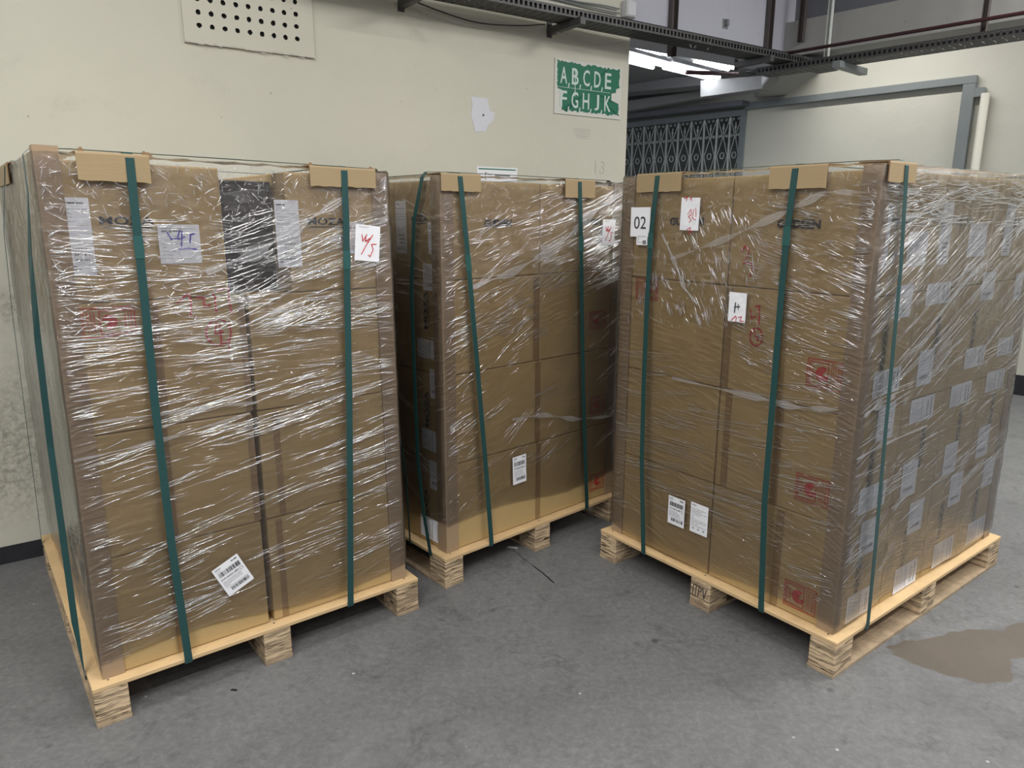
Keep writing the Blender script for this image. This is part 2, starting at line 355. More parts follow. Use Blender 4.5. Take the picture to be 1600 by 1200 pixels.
vo = nd(nt, 'ShaderNodeTexVoronoi'); vo.inputs['Scale'].default_value = 6; lk(nt, mapping(nt, p, (1, 1, 1), (0, 0, 1)), vo.inputs['Vector'])
sp = mth(nt, 'MULTIPLY', ramp(nt, vo.outputs['Distance'], .04, .12, (1, 1, 1, 1), (0, 0, 0, 1)), ramp(nt, noise(nt, 3.5, 2, .5, p), .53, .57))
c = mix(nt, mth(nt, 'MULTIPLY', sp, .7), c, (.03, .03, .03))
spill = None
for (px, py, rx, ry, rt) in ((1490, 1025, .20, .145, .3), (1560, 1005, .22, .10, .5), (1640, 1000, .25, .10, .5)):
    g = hitz(px, py, 0)
    v = mapping(nt, p, (1, 1, 1), (0, 0, 0), (-g.x, -g.y, 0)); v = mapping(nt, v, (1/rx, 1/ry, 0), (0, 0, 0))
    ln = nd(nt, 'ShaderNodeVectorMath', operation='LENGTH'); lk(nt, v, ln.inputs[0])
    d = mth(nt, 'ADD', ln.outputs['Value'], mth(nt, 'MULTIPLY', mth(nt, 'SUBTRACT', noise(nt, 6, 3, .5, p), .5), 1.3))
    k = ramp(nt, d, .93, .99, (1, 1, 1, 1), (0, 0, 0, 1))
    spill = k if spill is None else mth(nt, 'MAXIMUM', spill, k)
brown = mix(nt, noise(nt, 4, 3, .5, p), (.095, .085, .060), (.125, .098, .082))
c = mix(nt, mth(nt, 'MULTIPLY', spill, .88), c, brown)
rg = mth(nt, 'SUBTRACT', mth(nt, 'ADD', .42, mth(nt, 'MULTIPLY', noise(nt, 3, 5, .7, p), .3)), mth(nt, 'MULTIPLY', spill, .1))
h = mth(nt, 'ADD', noise(nt, 8, 6, .7, p), mth(nt, 'MULTIPLY', noise(nt, 120, 3, .6, p), .25))
finish(nt, c, rg, 0, bump(nt, h, .25, .006), .4); M['floor'] = m

b = MB(); b.poly([(-9, -7, 0), (14, -7, 0), (14, 20, 0), (-9, 20, 0)]); struct(b.build('floor', 'floor', org=(0, 0, 0)))
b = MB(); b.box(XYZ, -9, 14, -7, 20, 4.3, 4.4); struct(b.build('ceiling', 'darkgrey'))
b = MB(); b.box(WL, -4.5, S_END, -.3, 0, 0, 4.3)
struct(b.build('wall_left', 'wall'))
b = MB(); b.box(WL, -4.5, S_END, 0, .004, 0, .085); struct(b.build('baseboard_left', 'skirt'))
# bulkhead over the passage, bluish paint, and the beam turning along in front of the far wall
zt = 2.80
sc, zc = on_wl(1222, 100)
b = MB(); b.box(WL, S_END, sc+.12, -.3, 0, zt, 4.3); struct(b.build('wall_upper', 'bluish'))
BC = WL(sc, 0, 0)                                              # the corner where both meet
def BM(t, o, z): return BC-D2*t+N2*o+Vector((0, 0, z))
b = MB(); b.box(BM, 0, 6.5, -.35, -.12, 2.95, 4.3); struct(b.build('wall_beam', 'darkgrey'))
b = MB(); b.box(BM, -.05, 6.5, -.35, 0, 2.84, 3.10); struct(b.build('trim_1', 'strip'))
# far wall: right of the gate, above it, left of it
tg0 = on_wb(1168, 170)[0]; tg1 = tg0+3.3
b = MB(); b.box(WB, -4, tg0, -.25, 0, 0, 4.3); b.box(WB, tg1, tg1+3, -.25, 0, 0, 4.3); b.box(WB, tg0, tg1, -.25, 0, 2.80, 4.3)
struct(b.build('wall_back', 'wallb'))
b = MB(); b.box(WB, -4, tg0-.02, 0, .006, 0, .185); struct(b.build('baseboard_back', 'skirt'))
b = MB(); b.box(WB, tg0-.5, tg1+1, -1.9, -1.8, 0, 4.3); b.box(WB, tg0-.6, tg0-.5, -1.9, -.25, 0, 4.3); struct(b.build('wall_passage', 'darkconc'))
# ceiling slab of the passage
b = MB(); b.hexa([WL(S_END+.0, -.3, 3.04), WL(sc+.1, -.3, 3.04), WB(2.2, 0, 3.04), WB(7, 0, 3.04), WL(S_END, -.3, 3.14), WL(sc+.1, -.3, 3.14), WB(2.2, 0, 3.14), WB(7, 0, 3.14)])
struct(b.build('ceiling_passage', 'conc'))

# ------------------------------------------------------------------ pallets and loads
ZD = .1421; WF = 1.1822; INS = .0416; BW = .1016
class Pal:
    def __init__(s, name, x, y, t, ws, T, mirror, warp):
        s.name, s.x, s.y, s.t, s.ws, s.T, s.mir, s.w = name, x, y, t, ws, T, mirror, warp
        if mirror: s.fd = Vector((-math.cos(t), math.sin(t), 0)); s.sd = Vector((math.sin(t), math.cos(t), 0))
        else: s.fd = Vector((math.cos(t), math.sin(t), 0)); s.sd = Vector((-math.sin(t), math.cos(t), 0))
        s.o = Vector((x, y, 0))
    def L(s, a, b, z):
        k = max(0, (z-ZD)/(s.T-ZD)); dl, dr, zl, zr = s.w; f = a/WF
        a2 = a+(dl*(1-f)+dr*f)*k; z2 = z+(zl*(1-f)+zr*f)*k
        return s.o+s.fd*a2+s.sd*b+Vector((0, 0, z2))
    def R(s, a, b, z): return s.o+s.fd*a+s.sd*b+Vector((0, 0, z))
    # faces: u runs to the viewer's right
    def front(s, u, z, off): return s.L(u if not s.mir else WF-u, INS-off, z)
    def side(s, u, z, off): return s.L(INS-off, u if s.mir else s.ws-u, z)
    def face(s, which): return s.front if which == 'F' else s.side
    def find(s, which, px, py, off=.01):
        if which == 'F': n = s.sd; P = s.R(0, INS-off, 0)
        else: n = s.fd; P = s.R(INS-off, 0, 0)
        X = hit(px, py, P, n)-s.o; a, bb, z = X.dot(s.fd), X.dot(s.sd), X.z
        a0, z0 = a, z
        for _ in range(4):
            k = max(0, (z0-ZD)/(s.T-ZD)); f = a0/WF; a0 = a-(s.w[0]*(1-f)+s.w[1]*f)*k; z0 = z-(s.w[2]*(1-f)+s.w[3]*f)*k
        if which == 'F': return (a0 if not s.mir else WF-a0), z0
        return (bb if s.mir else s.ws-bb), z0
PA = Pal('left', -1.3168, 1.9864, .6621, 1.42, 1.745, False, (.013, -.022, .004, -.014))
PB = Pal('middle', -.2883, 2.8774, .7263, 1.11, 1.735, False, (0, 0, 0, 0))
PC = Pal('right', 1.1385, 2.2515, .9216, 1.4431, 1.745, True, (.010, 0, -.004, -.004))
PALS = (PA, PB, PC)

def pallet(p):
    root = empty('wooden_pallet', p.R(WF/2, p.ws/2, 0))
    tag(root, {'left': 'plywood-topped wooden pallet under the load nearest the cream wall on the left',
               'middle': 'plywood-topped wooden pallet under the middle load, shadowed between its neighbours',
               'right': 'plywood-topped wooden pallet beside the brown floor spill, under the right load'}[p.name], 'pallet', 'wooden pallets')
    b = MB(); b.box(p.R, 0, WF, 0, p.ws, ZD-.016, ZD); b.build('deck_board', 'ply', root, .002, 1)
    b = MB(); h = .0
    for j, a0 in enumerate((0, WF/2-BW/2, WF-BW)):
        r = MB(); r.box(p.R, a0, a0+BW, 0, p.ws, 0, .014); r.build('runner_board', 'runner', root, .001, 1)
        for i, b0 in enumerate((0, p.ws/2-.06, p.ws-.12)):
            k = MB(); jx = 0 if i != 1 else 0
            k.box(p.R, a0+.001, a0+BW-.001, b0+.001+jx, b0+.119, .014, ZD-.016)
            o = k.build('block', 'block', root, .003, 1)
            if p is PC and j == 1 and i == 0:
                q = MB(); ik = Ink(q, lambda u, z, off: p.R(WF-u, .001-off, z), WF-(a0+BW/2), .075, 0, .0012)
                for x in (-.036, -.022): ik.stroke([(x, -.022), (x+.004, .026)], .004, 0)
                ik.stroke([(-.008, -.022), (-.004, .026), (.008, .02), (.006, .004), (-.004, .002)], .004, 0)
                ik.stroke([(.014, .026), (.022, -.020), (.034, .024)], .004, 0); q.build('stamped_mark', 'ink', root, normals=False)
    # nail heads on the deck
    for k in range(8):
        a = (0.05, WF/2, WF-.05)[k % 3]; bb = .03 if k < 3 else (.25*k) % (p.ws-.1)
        b.box(p.R, a-.003, a+.003, bb-.003, bb+.003, ZD, ZD+.0008)
    b.build('nail_heads', 'ink', root)['kind'] = 'stuff'
for p in PALS: pallet(p)

ROWW = ['bottom', 'second', 'third', 'top']
CART = {}
def carton(p, a0, a1, b0, b1, z0, z1, key, label, hidden=False, matn='card'):
    root = empty('carton', p.L((a0+a1)/2, (b0+b1)/2, z0))
    tag(root, label, 'box', 'cartons on the %s pallet' % p.name)
    g = .0018
    b = MB(); b.box(p.L, a0+g, a1-g, b0+g, b1-g, z0+g*.5, z1-g*.5)
    b.build('carton_shell', matn, root, .005, 2)
    if not hidden: CART.setdefault(p.name, []).append((root, a0, a1, b0, b1, z0, z1))
    return root
def stack(p):
    a0, a1, b0 = INS, WF-INS, INS; b1 = p.ws-INS
    H = (p.T-ZD)/4; nb = 4 if p.ws > 1.3 else 3; mid = (a0+a1)/2
    rowname = ['bottom', 'second-from-floor', 'third-from-floor', 'top']
    for r in range(4):
        z0 = ZD+r*H+.0005; z1 = z0+H-.001
        n = nb
        if r == 3 and nb == 4: n = 3
        cuts = [b0+(b1-b0)*k/n for k in range(n+1)]
        gap = .006 if p is PA else (.001)
        halves = [(a0, mid-gap-(.004 if p is PA else 0)), (mid+gap, a1)]
        if p is PA and r == 3: halves = [(a0, a0+.50), (a0+.71, a1)]
        for k in range(n):
            for h, (x0, x1) in enumerate(halves):
                side = 'left' if (h == 0) != p.mir else 'right'
                depth = ['front', 'second', 'third', 'rear'][k]
                visible = (k == 0) or (h == 0)
                zz1 = z1
                if k == 0: lab = 'brown carton at the %s of the front face, %s layer, %s pallet' % (side, rowname[r], p.name)
                elif h == 0: lab = 'brown carton %s along the side from the near corner, %s layer, %s pallet' % (['', 'second', 'third', 'fourth'][k], rowname[r], p.name)
                else: lab = 'plain brown carton behind the front cartons, %s layer, %s pallet' % (rowname[r], p.name)
                dx = random.uniform(-.0015, .0015)
                carton(p, x0, x1, cuts[k]+(abs(dx) if k == 0 else 0), cuts[k+1], z0, zz1, (r, k, h), lab, not visible, 'card')
        if p is PA and r == 3:   # inner carton set back in the top gap, shade painted on as near-black
            rt = carton(p, a0+.505, a0+.705, b0+.10, b0+.55, z0, z1-.03, None, 'inner carton painted black as shade in the gap of the top layer, left pallet', True, 'black')
for p in PALS: stack(p)

def owner(p, which, u, z):
    best = None
    for (root, a0, a1, b0, b1, z0, z1) in CART[p.name]:
        if which == 'F':
            if b0 > INS+.02: continue
            uu = (a0, a1) if not p.mir else (WF-a1, WF-a0)
        else:
            if a0 > INS+.02: continue
            uu = (b0, b1) if p.mir else (p.ws-b1, p.ws-b0)
        if uu[0] <= u <= uu[1] and z0 <= z <= z1: return root
        d = max(uu[0]-u, u-uu[1], 0)+max(z0-z, z-z1, 0)
        if best is None or d < best[0]: best = (d, root)
    return best[1]
def size_of(p, which, x0, y0, x1, y1):
    xm, ym = (x0+x1)/2, (y0+y1)/2
    u, z = p.find(which, xm, ym); ul, _ = p.find(which, x0, ym); ur, _ = p.find(which, x1, ym); _, zt_ = p.find(which, xm, y0); _, zb = p.find(which, xm, y1)
    return u, z, abs(ur-ul), abs(zt_-zb)
def barcode(ik, x0, x1, y0, y1, mi, d):
    x = x0
    while x < x1:
        w = random.choice((.0012, .002, .0032)); ik.rect(x, y0, min(x+w, x1), y1, mi, d); x += w+random.choice((.0012, .0022, .003))
def lines(ik, x0, x1, y0, y1, n, mi, d, t=.0016):
    for i in range(n):
        y = y1-(y1-y0)*(i+.5)/n; x = x0
        while x < x1-.004:
            w = random.uniform(.006, .02); ik.rect(x, y-t/2, min(x+w, x1), y+t/2, mi, d); x += w+.003
            if random.random() < .15: break
def ship_label(p, which, u, z, w, h, style):
    b = MB(); ik = Ink(b, p.face(which), u, z, 0, .0006)
    ik.slab(-w/2, -h/2, w/2, h/2, 0, .0006); d = .0010
    if style == 'tall':
        lines(ik, -w*.42, w*.4, h*.40, h*.46, 1, 1, d, .004); lines(ik, -w*.42, w*.42, h*.12, h*.38, 5, 2, d)
        lines(ik, -w*.3, w*.42, -h*.08, -h*.02, 2, 2, d); barcode(ik, -w*.25, w*.3, -h*.17, -h*.14, 1, d); barcode(ik, -w*.2, w*.35, -h*.24, -h*.21, 1, d); barcode(ik, -w*.2, w*.3, -h*.31, -h*.28, 1, d)
        lines(ik, -w*.42, w*.42, -h*.44, -h*.36, 2, 1, d, .003)
    elif style == 'sq':
        lines(ik, -w*.42, w*.42, -h*.42, h*.44, 9, 2, d); lines(ik, -w*.42, w*.1, h*.3, h*.36, 1, 1, d, .003)
    elif style == 'por':
        lines(ik, -w*.4, w*.4, -h*.1, h*.42, 6, 2, d); barcode(ik, -w*.35, w*.3, -h*.32, -h*.22, 2, d)
    elif style == 'land':
        for k in range(7):
            x = -w*.42+k*w*.055; ik.rect(x, -h*.4, x+.0016, h*random.uniform(.1, .42), 2, d)
        for k in range(8):
            y = -h*.35+k*h*.09; ik.rect(w*.18, y, w*.18+w*random.uniform(.06, .12), y+.003, 1, d)
        ik.rect(w*.36, -h*.4, w*.385, h*.4, 1, d); ik.rect(-w*.02, -h*.42, 0, h*.42, 2, d)
    o = b.build('shipping_label', ['white', 'ink', 'grey_ink'], owner(p, which, u, z), normals=False)
def labels(p, which, lst):
    for (x0, y0, x1, y1, st) in lst:
        u, z, w, h = size_of(p, which, x0, y0, x1, y1)
        # the picture box of a slanted label is taller than the label itself
        if st == 'land': h = min(h*.78, .105); w = min(max(w, .12), .19)
        elif st == 'por': h = min(h*.92, .16); w = min(max(w, .06), .12)
        if st == 'tall': w = min(w, .085)
        ship_label(p, which, u, z, w, h, st)
labels(PC, 'S', [(1376, 318, 1401, 424, 'tall'), (1427, 362, 1457, 416, 'sq'), (1472, 316, 1500, 414, 'tall'), (1522, 349, 1549, 401, 'sq'), (1572, 318, 1596, 400, 'tall'),
    (1405, 444, 1434, 499, 'por'), (1450, 438, 1498, 480, 'land'), (1539, 424, 1564, 471, 'por'), (1590, 425, 1612, 470, 'por'),
    (1367, 573, 1418, 622, 'land'), (1438, 546, 1467, 604, 'por'), (1510, 539, 1549, 578, 'land'), (1562, 524, 1595, 558, 'land'),
    (1376, 631, 1404, 690, 'por'), (1423, 617, 1471, 663, 'land'), (1486, 596, 1528, 637, 'land'), (1542, 576, 1579, 614, 'land'),
    (1476, 693, 1503, 742, 'por'), (1529, 666, 1552, 715, 'por'), (1411, 722, 1440, 778, 'por'), (1343, 754, 1394, 803, 'land'),
    (1485, 740, 1510, 790, 'por'), (1538, 716, 1560, 760, 'por'), (1347, 812, 1376, 868, 'por'), (1421, 783, 1449, 833, 'por'),
    (1322, 916, 1372, 973, 'land'), (1397, 876, 1440, 926, 'land'), (1458, 839, 1496, 886, 'land'), (1513, 810, 1543, 848, 'land')])
labels(PB, 'S', [(616, 314, 632, 396, 'tall'), (666, 348, 686, 398, 'sq'), (658, 411, 684, 457, 'por'), (649, 528, 690, 566, 'land'), (669, 578, 691, 627, 'por'),
    (657, 670, 691, 711, 'land'), (669, 722, 691, 770, 'por'), (655, 806, 692, 851, 'land')])
labels(PA, 'F', [(100, 309, 146, 432, 'tall'), (430, 313, 474, 418, 'tall'), (545, 348, 572, 396, 'sq'), (250, 351, 315, 412, 'sq')])

def logo(p, which, px, py, hgt, wid, txt, rot=0, bold=.03):
    u, z = p.find(which, px, py); b = MB(); ik = Ink(b, p.face(which), u, z, rot, .0009)
    ik.text(txt, 0, 0, wid, hgt, 0, bold)
    if txt == 'MOZA': ik.rect(-wid*.45, -hgt*.85, wid*.45, -hgt*.72, 0)
    b.build('printed_logo', 'logo', owner(p, which, u, z), normals=False)
logo(PC, 'F', 1245, 350, .030, .165, 'GUDSEN', 0, .05); logo(PC, 'F', 1070, 346, .030, .17, 'GUDSEN', 0, .05)
logo(PB, 'F', 781, 349, .032, .155, 'GUDSEN', 0, .05); logo(PB, 'F', 925, 347, .030, .15, 'GUDSEN', 0, .05)
logo(PC, 'S', 1420, 343, .026, .14, 'MOZA', 0, .05); logo(PC, 'S', 1516, 343, .026, .14, 'MOZA', 0, .05); logo(PC, 'S', 1600, 346, .026, .14, 'MOZA', 0, .05)
logo(PA, 'F', 200, 345, .024, .15, 'MOZA', 0, .02); logo(PA, 'F', 512, 346, .024, .14, 'MOZA', 0, .02)
logo(PB, 'S', 652, 341, .026, .12, 'MOZA', 0, .02)
VR = math.pi/2
for (px, py) in ((1388, 545), (1470, 530), (1528, 515), (1365, 740), (1445, 700), (1503, 670), (1555, 640), (1345, 895), (1417, 855), (1474, 815), (1528, 790)):
    logo(PC, 'S', px, py, .026, .17, 'MOZA', VR, .04)
for (px, py) in ((662, 485), (664, 640), (664, 790)): logo(PB, 'S', px, py, .028, .16, 'MOZA', VR, .04)

def fragile(p, px, py, w, h, flip):
    """red glass print lying on its side; flip: lettering to the left"""
    u, z = p.find('F', px, py); b = MB(); ik = Ink(b, p.front, u, z, math.pi if flip else 0, .0009)
    t = .0034
    ik.stroke([(-w/2, -h/2), (w/2, -h/2), (w/2, h/2), (-w/2, h/2), (-w/2, -h/2)], t, 0)
    x0, x1 = -w*.44, w*.12; y = h*.40
    ik.stroke([(x0, -y), (x1, -y), (x1, y), (x0, y), (x0, -y)], t, 0)
    # foot, stem, bowl with the crack
    ik.rect(x0+w*.10, -h*.22, x0+w*.125, h*.22, 0); ik.rect(x0+w*.12, -h*.02, x0+w*.24, h*.02, 0)
    cx = x0+w*.40; r = h*.27; pts = [(cx+r*.9, r*.8), (cx+r*.35, r*.2), (cx+r*.55, -r*.05), (cx+r*.25, -r*.2), (cx+r*.95, -r*.1), (cx+r*.95, -r*.8)]
    arc = [(cx+r*1.0*math.cos(a), r*math.sin(a)) for a in [math.radians(-55-k*250/14) for k in range(15)]]
    for (q0, q1) in zip(arc, arc[1:]): b.poly([ik.P(cx, -r*.1), ik.P(*q0), ik.P(*q1)], 0)
    b.poly([ik.P(cx, -r*.1), ik.P(cx+r*.2, -r*.25), ik.P(cx+r*.95, -r*.15), ik.P(*arc[0])], 0)
    for k in range(6): ik.rect(x0+w*.04, -h*.3+k*h*.1, x0+w*.06, -h*.3+k*h*.1+h*.06, 0)
    ik.text('FRAGILE', w*.42, 0, h*.80, w*.075, 0, .02, 0, -VR)
    for xx in (w*.20, w*.26, w*.32):
        yy = -h*.38
        while yy < h*.36:
            l = random.uniform(.04, .1)*h; ik.rect(xx, yy, xx+w*.02, yy+l, 0); yy += l+h*.025
    b.build('fragile_print', 'red', owner(p, 'F', u, z), normals=False)
for (px, py) in ((1285, 586), (1266, 767), (1247, 935)): fragile(PC, px, py, .125, .098, False)
fragile(PC, 1008, 452, .12, .085, True)
fragile(PA, 168, 504, .155, .085, True)
for (px, py) in ((936, 500), (936, 632), (936, 752)): fragile(PB, px, py, .12, .085, False)

# marker writing on the cartons
def writing(p, which, px, py, strokes, sc_, mi, name='marker_writing', w=.0055, parent=None, off=.0010, rot=0):
    u, z = p.find(which, px, py); b = MB(); ik = Ink(b, p.face(which), u, z, rot, off)
    for st in strokes: ik.stroke([(x*sc_, y*sc_) for x, y in st], w, 0)
    return b.build(name, mi, parent or owner(p, which, u, z), normals=False)
def circ(cx, cy, rx, ry): return [(cx+rx*math.cos(k*.35+1), cy+ry*math.sin(k*.35+1)) for k in range(20)]
SEVEN = lambda x, y: [(x-.5, y+.5), (x, y+.9), (x+.15, y+.5), (x+.05, y-1.0)]
writing(PA, 'F', 322, 473, [[(-2.1, .1), (-1.2, .8), (-1.1, .3), (-1.2, -1.0)], [(-.6, .4), (-.1, .4), (-.1, -.3), (.4, -.2)], [(.6, .7), (.8, .4), (.8, -.8)], [(1.0, .9), (1.9, 1.1), (1.9, .2), (2.0, -1.0)]], .040, 'redpen')
writing(PA, 'F', 343, 520, [circ(0, 0, 1, 1.05), [(-.1, .8), (-.3, -.1), (.4, 0)], [(.15, .6), (.15, -1.0)], [(.95, -.2), (.7, -1.5)]], .040, 'redpen')
writing(PA, 'F', 285, 374, [[(-1.2, .6), (-.9, 0), (-.2, .1)], [(-.1, .8), (-.4, 0), (.3, .2)], [(.1, .7), (-.1, -.7)], [(.7, -.3), (.8, .4), (1.2, .5)], [(-.3, -.9), (.6, -.8), (1.2, -.9)]], .034, 'blue', w=.0045, off=.0024)
writing(PC, 'F', 1163, 405, [[(-.6, .8), (-.2, 1.4), (.3, 1.0), (.2, .3), (-.1, -.1)], [(-.3, -.5), (.3, -.3), (.8, -.5), (.9, -1.2), (.6, -1.8)]], .034, 'redpen')
writing(PC, 'F', 1172, 492, [[(-.1, .4), (0, -.3), (.4, -.1)], [(.3, .7), (.7, .8), (.7, .2), (.75, -.7)]], .045, 'redpen')
writing(PC, 'F', 1179, 527, [circ(0, 0, .9, 1.1), [(-.5, .4), (-.2, .7)], [(-.1, .4), (-.2, 0), (.4, .1)], [(.3, .3), (.2, -.5)]], .030, 'redpen')
# tape bands and flap edges
def tape(p, x, y0, y1, w=.05):
    u, za = p.find('F', x, y0); _, zb = p.find('F', x, y1); rt = owner(p, 'F', u, (za+zb)/2)
    for (root, a0, a1, b0, b1, z0, z1) in CART[p.name]:
        if root is rt:
            b = MB(); ik = Ink(b, p.front, u, (z0+z1)/2, 0, .0003); ik.slab(-w/2, -(z1-z0)/2+.008, w/2, (z1-z0)/2-.008, 0, .0003); b.build('packing_tape', 'tape', rt, normals=False)
for y in (370, 520, 660, 830): tape(PC, 1215+(10 if y < 500 else 0), y, y+5, .030)
for y in (520, 640): tape(PC, 1135, y, y+5, .028)
for (x, y) in ((250, 560), (262, 720), (272, 900), (395, 700), (436, 700), (440, 850), (385, 560)): tape(PA, x, y, y+5, .022)
for (x, y) in ((840, 480), (843, 600), (843, 750)): tape(PB, x, y, y+5, .03)

# corner boards
def corner_boards(p):
    z0, z1 = ZD+.001, p.T+.012; t = .004; w = .060
    spots = [('near', INS, INS, 1, 1), ('far front', WF-INS, INS, -1, 1), ('rear', INS, p.ws-INS, 1, -1), ('rear inner', WF-INS, p.ws-INS, -1, -1)]
    for (nm, a, bb, sa, sb) in spots:
        hz = z1+(.022 if (p is PA and nm == 'near') else 0)
        prof = [(-t, -t), (w, -t), (w, 0), (0, 0), (0, w), (-t, w)]
        b = MB(); n = len(prof); lv = 10; i0 = 0
        for k in range(lv+1):
            z = z0+(hz-z0)*k/lv
            for (x, y) in prof: b.v.append(p.L(a+sa*(x+(random.uniform(-.0006, 0))), bb+sb*(y-random.uniform(0, .0006)), z))
        for k in range(lv):
            for i in range(n): b.f.append((k*n+i, k*n+(i+1) % n, (k+1)*n+(i+1) % n, (k+1)*n+i)); b.m.append(0)
        b.f.append((0, 1, 2, 3)); b.m.append(0); b.f.append((0, 3, 4, 5)); b.m.append(0)
        q = lv*n; b.f.append((q, q+1, q+2, q+3)); b.m.append(0); b.f.append((q, q+3, q+4, q+5)); b.m.append(0)
        o = b.build('corner_board', 'board')
        w_ = {'near': 'at the nearest edge', 'far front': 'at the far front edge', 'rear': 'at the rear side edge', 'rear inner': 'at the hidden corner'}[nm]
        tag(o, 'tall brown corner board %s of the %s load' % (w_, p.name), 'corner board', 'corner boards')
for p in PALS: corner_boards(p)

# ------------------------------------------------------------------ stretch film
M['filmA'] = film_mat('stretch_film_left', .14, .085, .55)
M['filmB'] = film_mat('stretch_film_middle', .34, .075, .5)
M['filmC'] = film_mat('stretch_film_right', .22, .085, .5)
def vnoise(x, y):
    return math.sin(x*7.1+math.sin(y*5.3)*1.7)*math.sin(y*9.7+math.sin(x*4.1)*2.1)
FO = .0105
def film(p, fm, zb):
    r = .012; o = FO; a0, a1, b0, b1 = INS-o, WF-INS+o, INS-o, p.ws-INS+o
    path = []; arc = 0
    segs = [((a0, b0), (a1, b0)), ((a1, b0), (a1, b1)), ((a1, b1), (a0, b1)), ((a0, b1), (a0, b0))]
    for (q0, q1) in segs:
        L = math.hypot(q1[0]-q0[0], q1[1]-q0[1]); n = int(L/.03); dx, dy = (q1[0]-q0[0])/L, (q1[1]-q0[1])/L
        for k in range(n): 
            s = r*.5+(L-r)*k/(n-1); path.append((q0[0]+dx*s, q0[1]+dy*s, arc+s, (dy, -dx)))
        arc += L
    path.append((*path[0][:2], arc+r*.5, path[0][3]))
    zt_ = p.T+.013; nz = 40; b = MB(); n = len(path); rows = []
    for k in range(nz+1):
        z = zb+(zt_-zb)*k/nz; row = []
        for i, (a, bb, s, nn) in enumerate(path):
            d = .0018*vnoise(s*3, z*3)+(.0012*vnoise(s*17+3, z*13))
            if z > 1.45: d += .002*vnoise(s*31, z*29)
            if i == n-1: d = 0
            if i == 0: d = 0
            zz = z+(.02*math.sin(s*6) if k == 0 else 0)
            row.append((p.L(a+nn[0]*d, bb+nn[1]*d, zz), (s, zz)))
        rows.append(row)
    # over the top edge and a hand's width inwards
    ca, cb = (a0+a1)/2, (b0+b1)/2
    for (dd, dz) in ((.006, .005), (.04, .007), (.12, .006)):
        row = []
        for i, (a, bb, s, nn) in enumerate(path):
            aa = min(max(a, a0+dd), a1-dd); b2 = min(max(bb, b0+dd), b1-dd)
            row.append((p.L(aa, b2, zt_+dz+.003*vnoise(s*23, dd*60)), (s, zt_+dd)))
        rows.append(row)
    idx = {}
    for k, row in enumerate(rows):
        for i, (P, uv) in enumerate(row): idx[(k, i)] = len(b.v); b.v.append(P)
    for k in range(len(rows)-1):
        for i in range(n-1):
            q4 = [(k, i), (k, i+1), (k+1, i+1), (k+1, i)]
            if p.mir: q4.reverse()
            b.f.append(tuple(idx[q] for q in q4)); b.m.append(0)
            b.uv[len(b.f)-1] = [rows[q[0]][q[1]][1] for q in q4]
    ob = b.build('stretch_film', fm, smooth=True, normals=False)
    tag(ob, {'left': 'clear crinkled stretch film wound round the load nearest the left wall',
             'middle': 'clear stretch film wound round the middle load standing behind the other two',
             'right': 'clear stretch film wound round the right load, with long shining pleats on its side'}[p.name], 'plastic wrap', 'stretch film wraps')
    return ob
FILM = {PA: film(PA, 'filmA', .20), PB: film(PB, 'filmB', .27), PC: film(PC, 'filmC', .175)}

def ridge(b, fn, u, z, L, ang, w, h, off, bend=0):
    """one raised pleat: a rounded little tent along a line"""
    n = max(3, int(L/.025)); c, s = math.cos(ang), math.sin(ang); i0 = len(b.v); ph = random.random()*6
    prof = [(-1, 0), (-.62, .62), (0, 1), (.62, .62), (1, 0)]
    for k in range(n+1):
        t = k/n; x = (t-.5)*L; tap = math.sin(math.pi*min(1, max(0, t)))**.5*(.65+.35*math.sin(ph+t*L*90))+.02
        y = bend*(4*(t-.5)**2)+.0012*math.sin(ph+t*L*40)
        for (q, e) in prof:
            yy = y+q*w*.5*tap
            b.v.append(fn(u+x*c-yy*s, z+x*s+yy*c, off+e*h*tap))
    for k in range(n):
        for j in range(4): b.f.append((i0+k*5+j, i0+k*5+j+1, i0+(k+1)*5+j+1, i0+(k+1)*5+j)); b.m.append(0)
def zone(b, p, which, cnt, u0, u1, z0, z1, ang, sp, l0, l1, w0=.0016, w1=.0034, h=.0012):
    fn = p.face(which); lim = WF if which == 'F' else p.ws
    for _ in range(cnt):
        u = random.uniform(u0, u1); z = random.uniform(z0, z1); L = random.uniform(l0, l1)*random.uniform(.5, 1); a = random.gauss(ang, sp)
        c = math.cos(a); hu = L*.5*abs(c)
        u = min(max(u, INS+hu+.004), lim-INS-hu-.004)
        if z+L*.5*abs(math.sin(a)) > p.T+.005: z = p.T-L*.5*abs(math.sin(a))
        w = random.uniform(w0, w1)
        ridge(b, fn, u, z, L, a, w, w*.25, FO+.0035, random.uniform(-.01, .01)*L)
def clusters(b, p, which, n, per, u0, u1, z0, z1, ang, sp, l0, l1, gap=.008, w1=.0038):
    fn = p.face(which); lim = WF if which == 'F' else p.ws
    for _ in range(n):
        u = random.uniform(u0, u1); z = random.uniform(z0, z1); a = random.gauss(ang, sp); m_ = random.randint(2, per); L0 = random.uniform(l0, l1)
        for j in range(m_):
            L = L0*random.uniform(.5, 1); uu = u+random.uniform(-.3, .3)*L; hu = L*.5*abs(math.cos(a)); uu = min(max(uu, INS+hu+.004), lim-INS-hu-.004)
            zz = min(z-j*gap*random.uniform(.5, 1.5), p.T-.005-L*.5*abs(math.sin(a)))
            w = random.uniform(.0014, w1)
            ridge(b, fn, uu, zz, L, a+random.uniform(-.03, .03), w, w*.25, FO+.0035, random.uniform(-.01, .01)*L)
def pleats(p, fill, name='film_pleats'):
    b = MB(); fill(b); o = b.build(name, 'ridge', FILM[p], smooth=True, normals=False); o['kind'] = 'stuff'
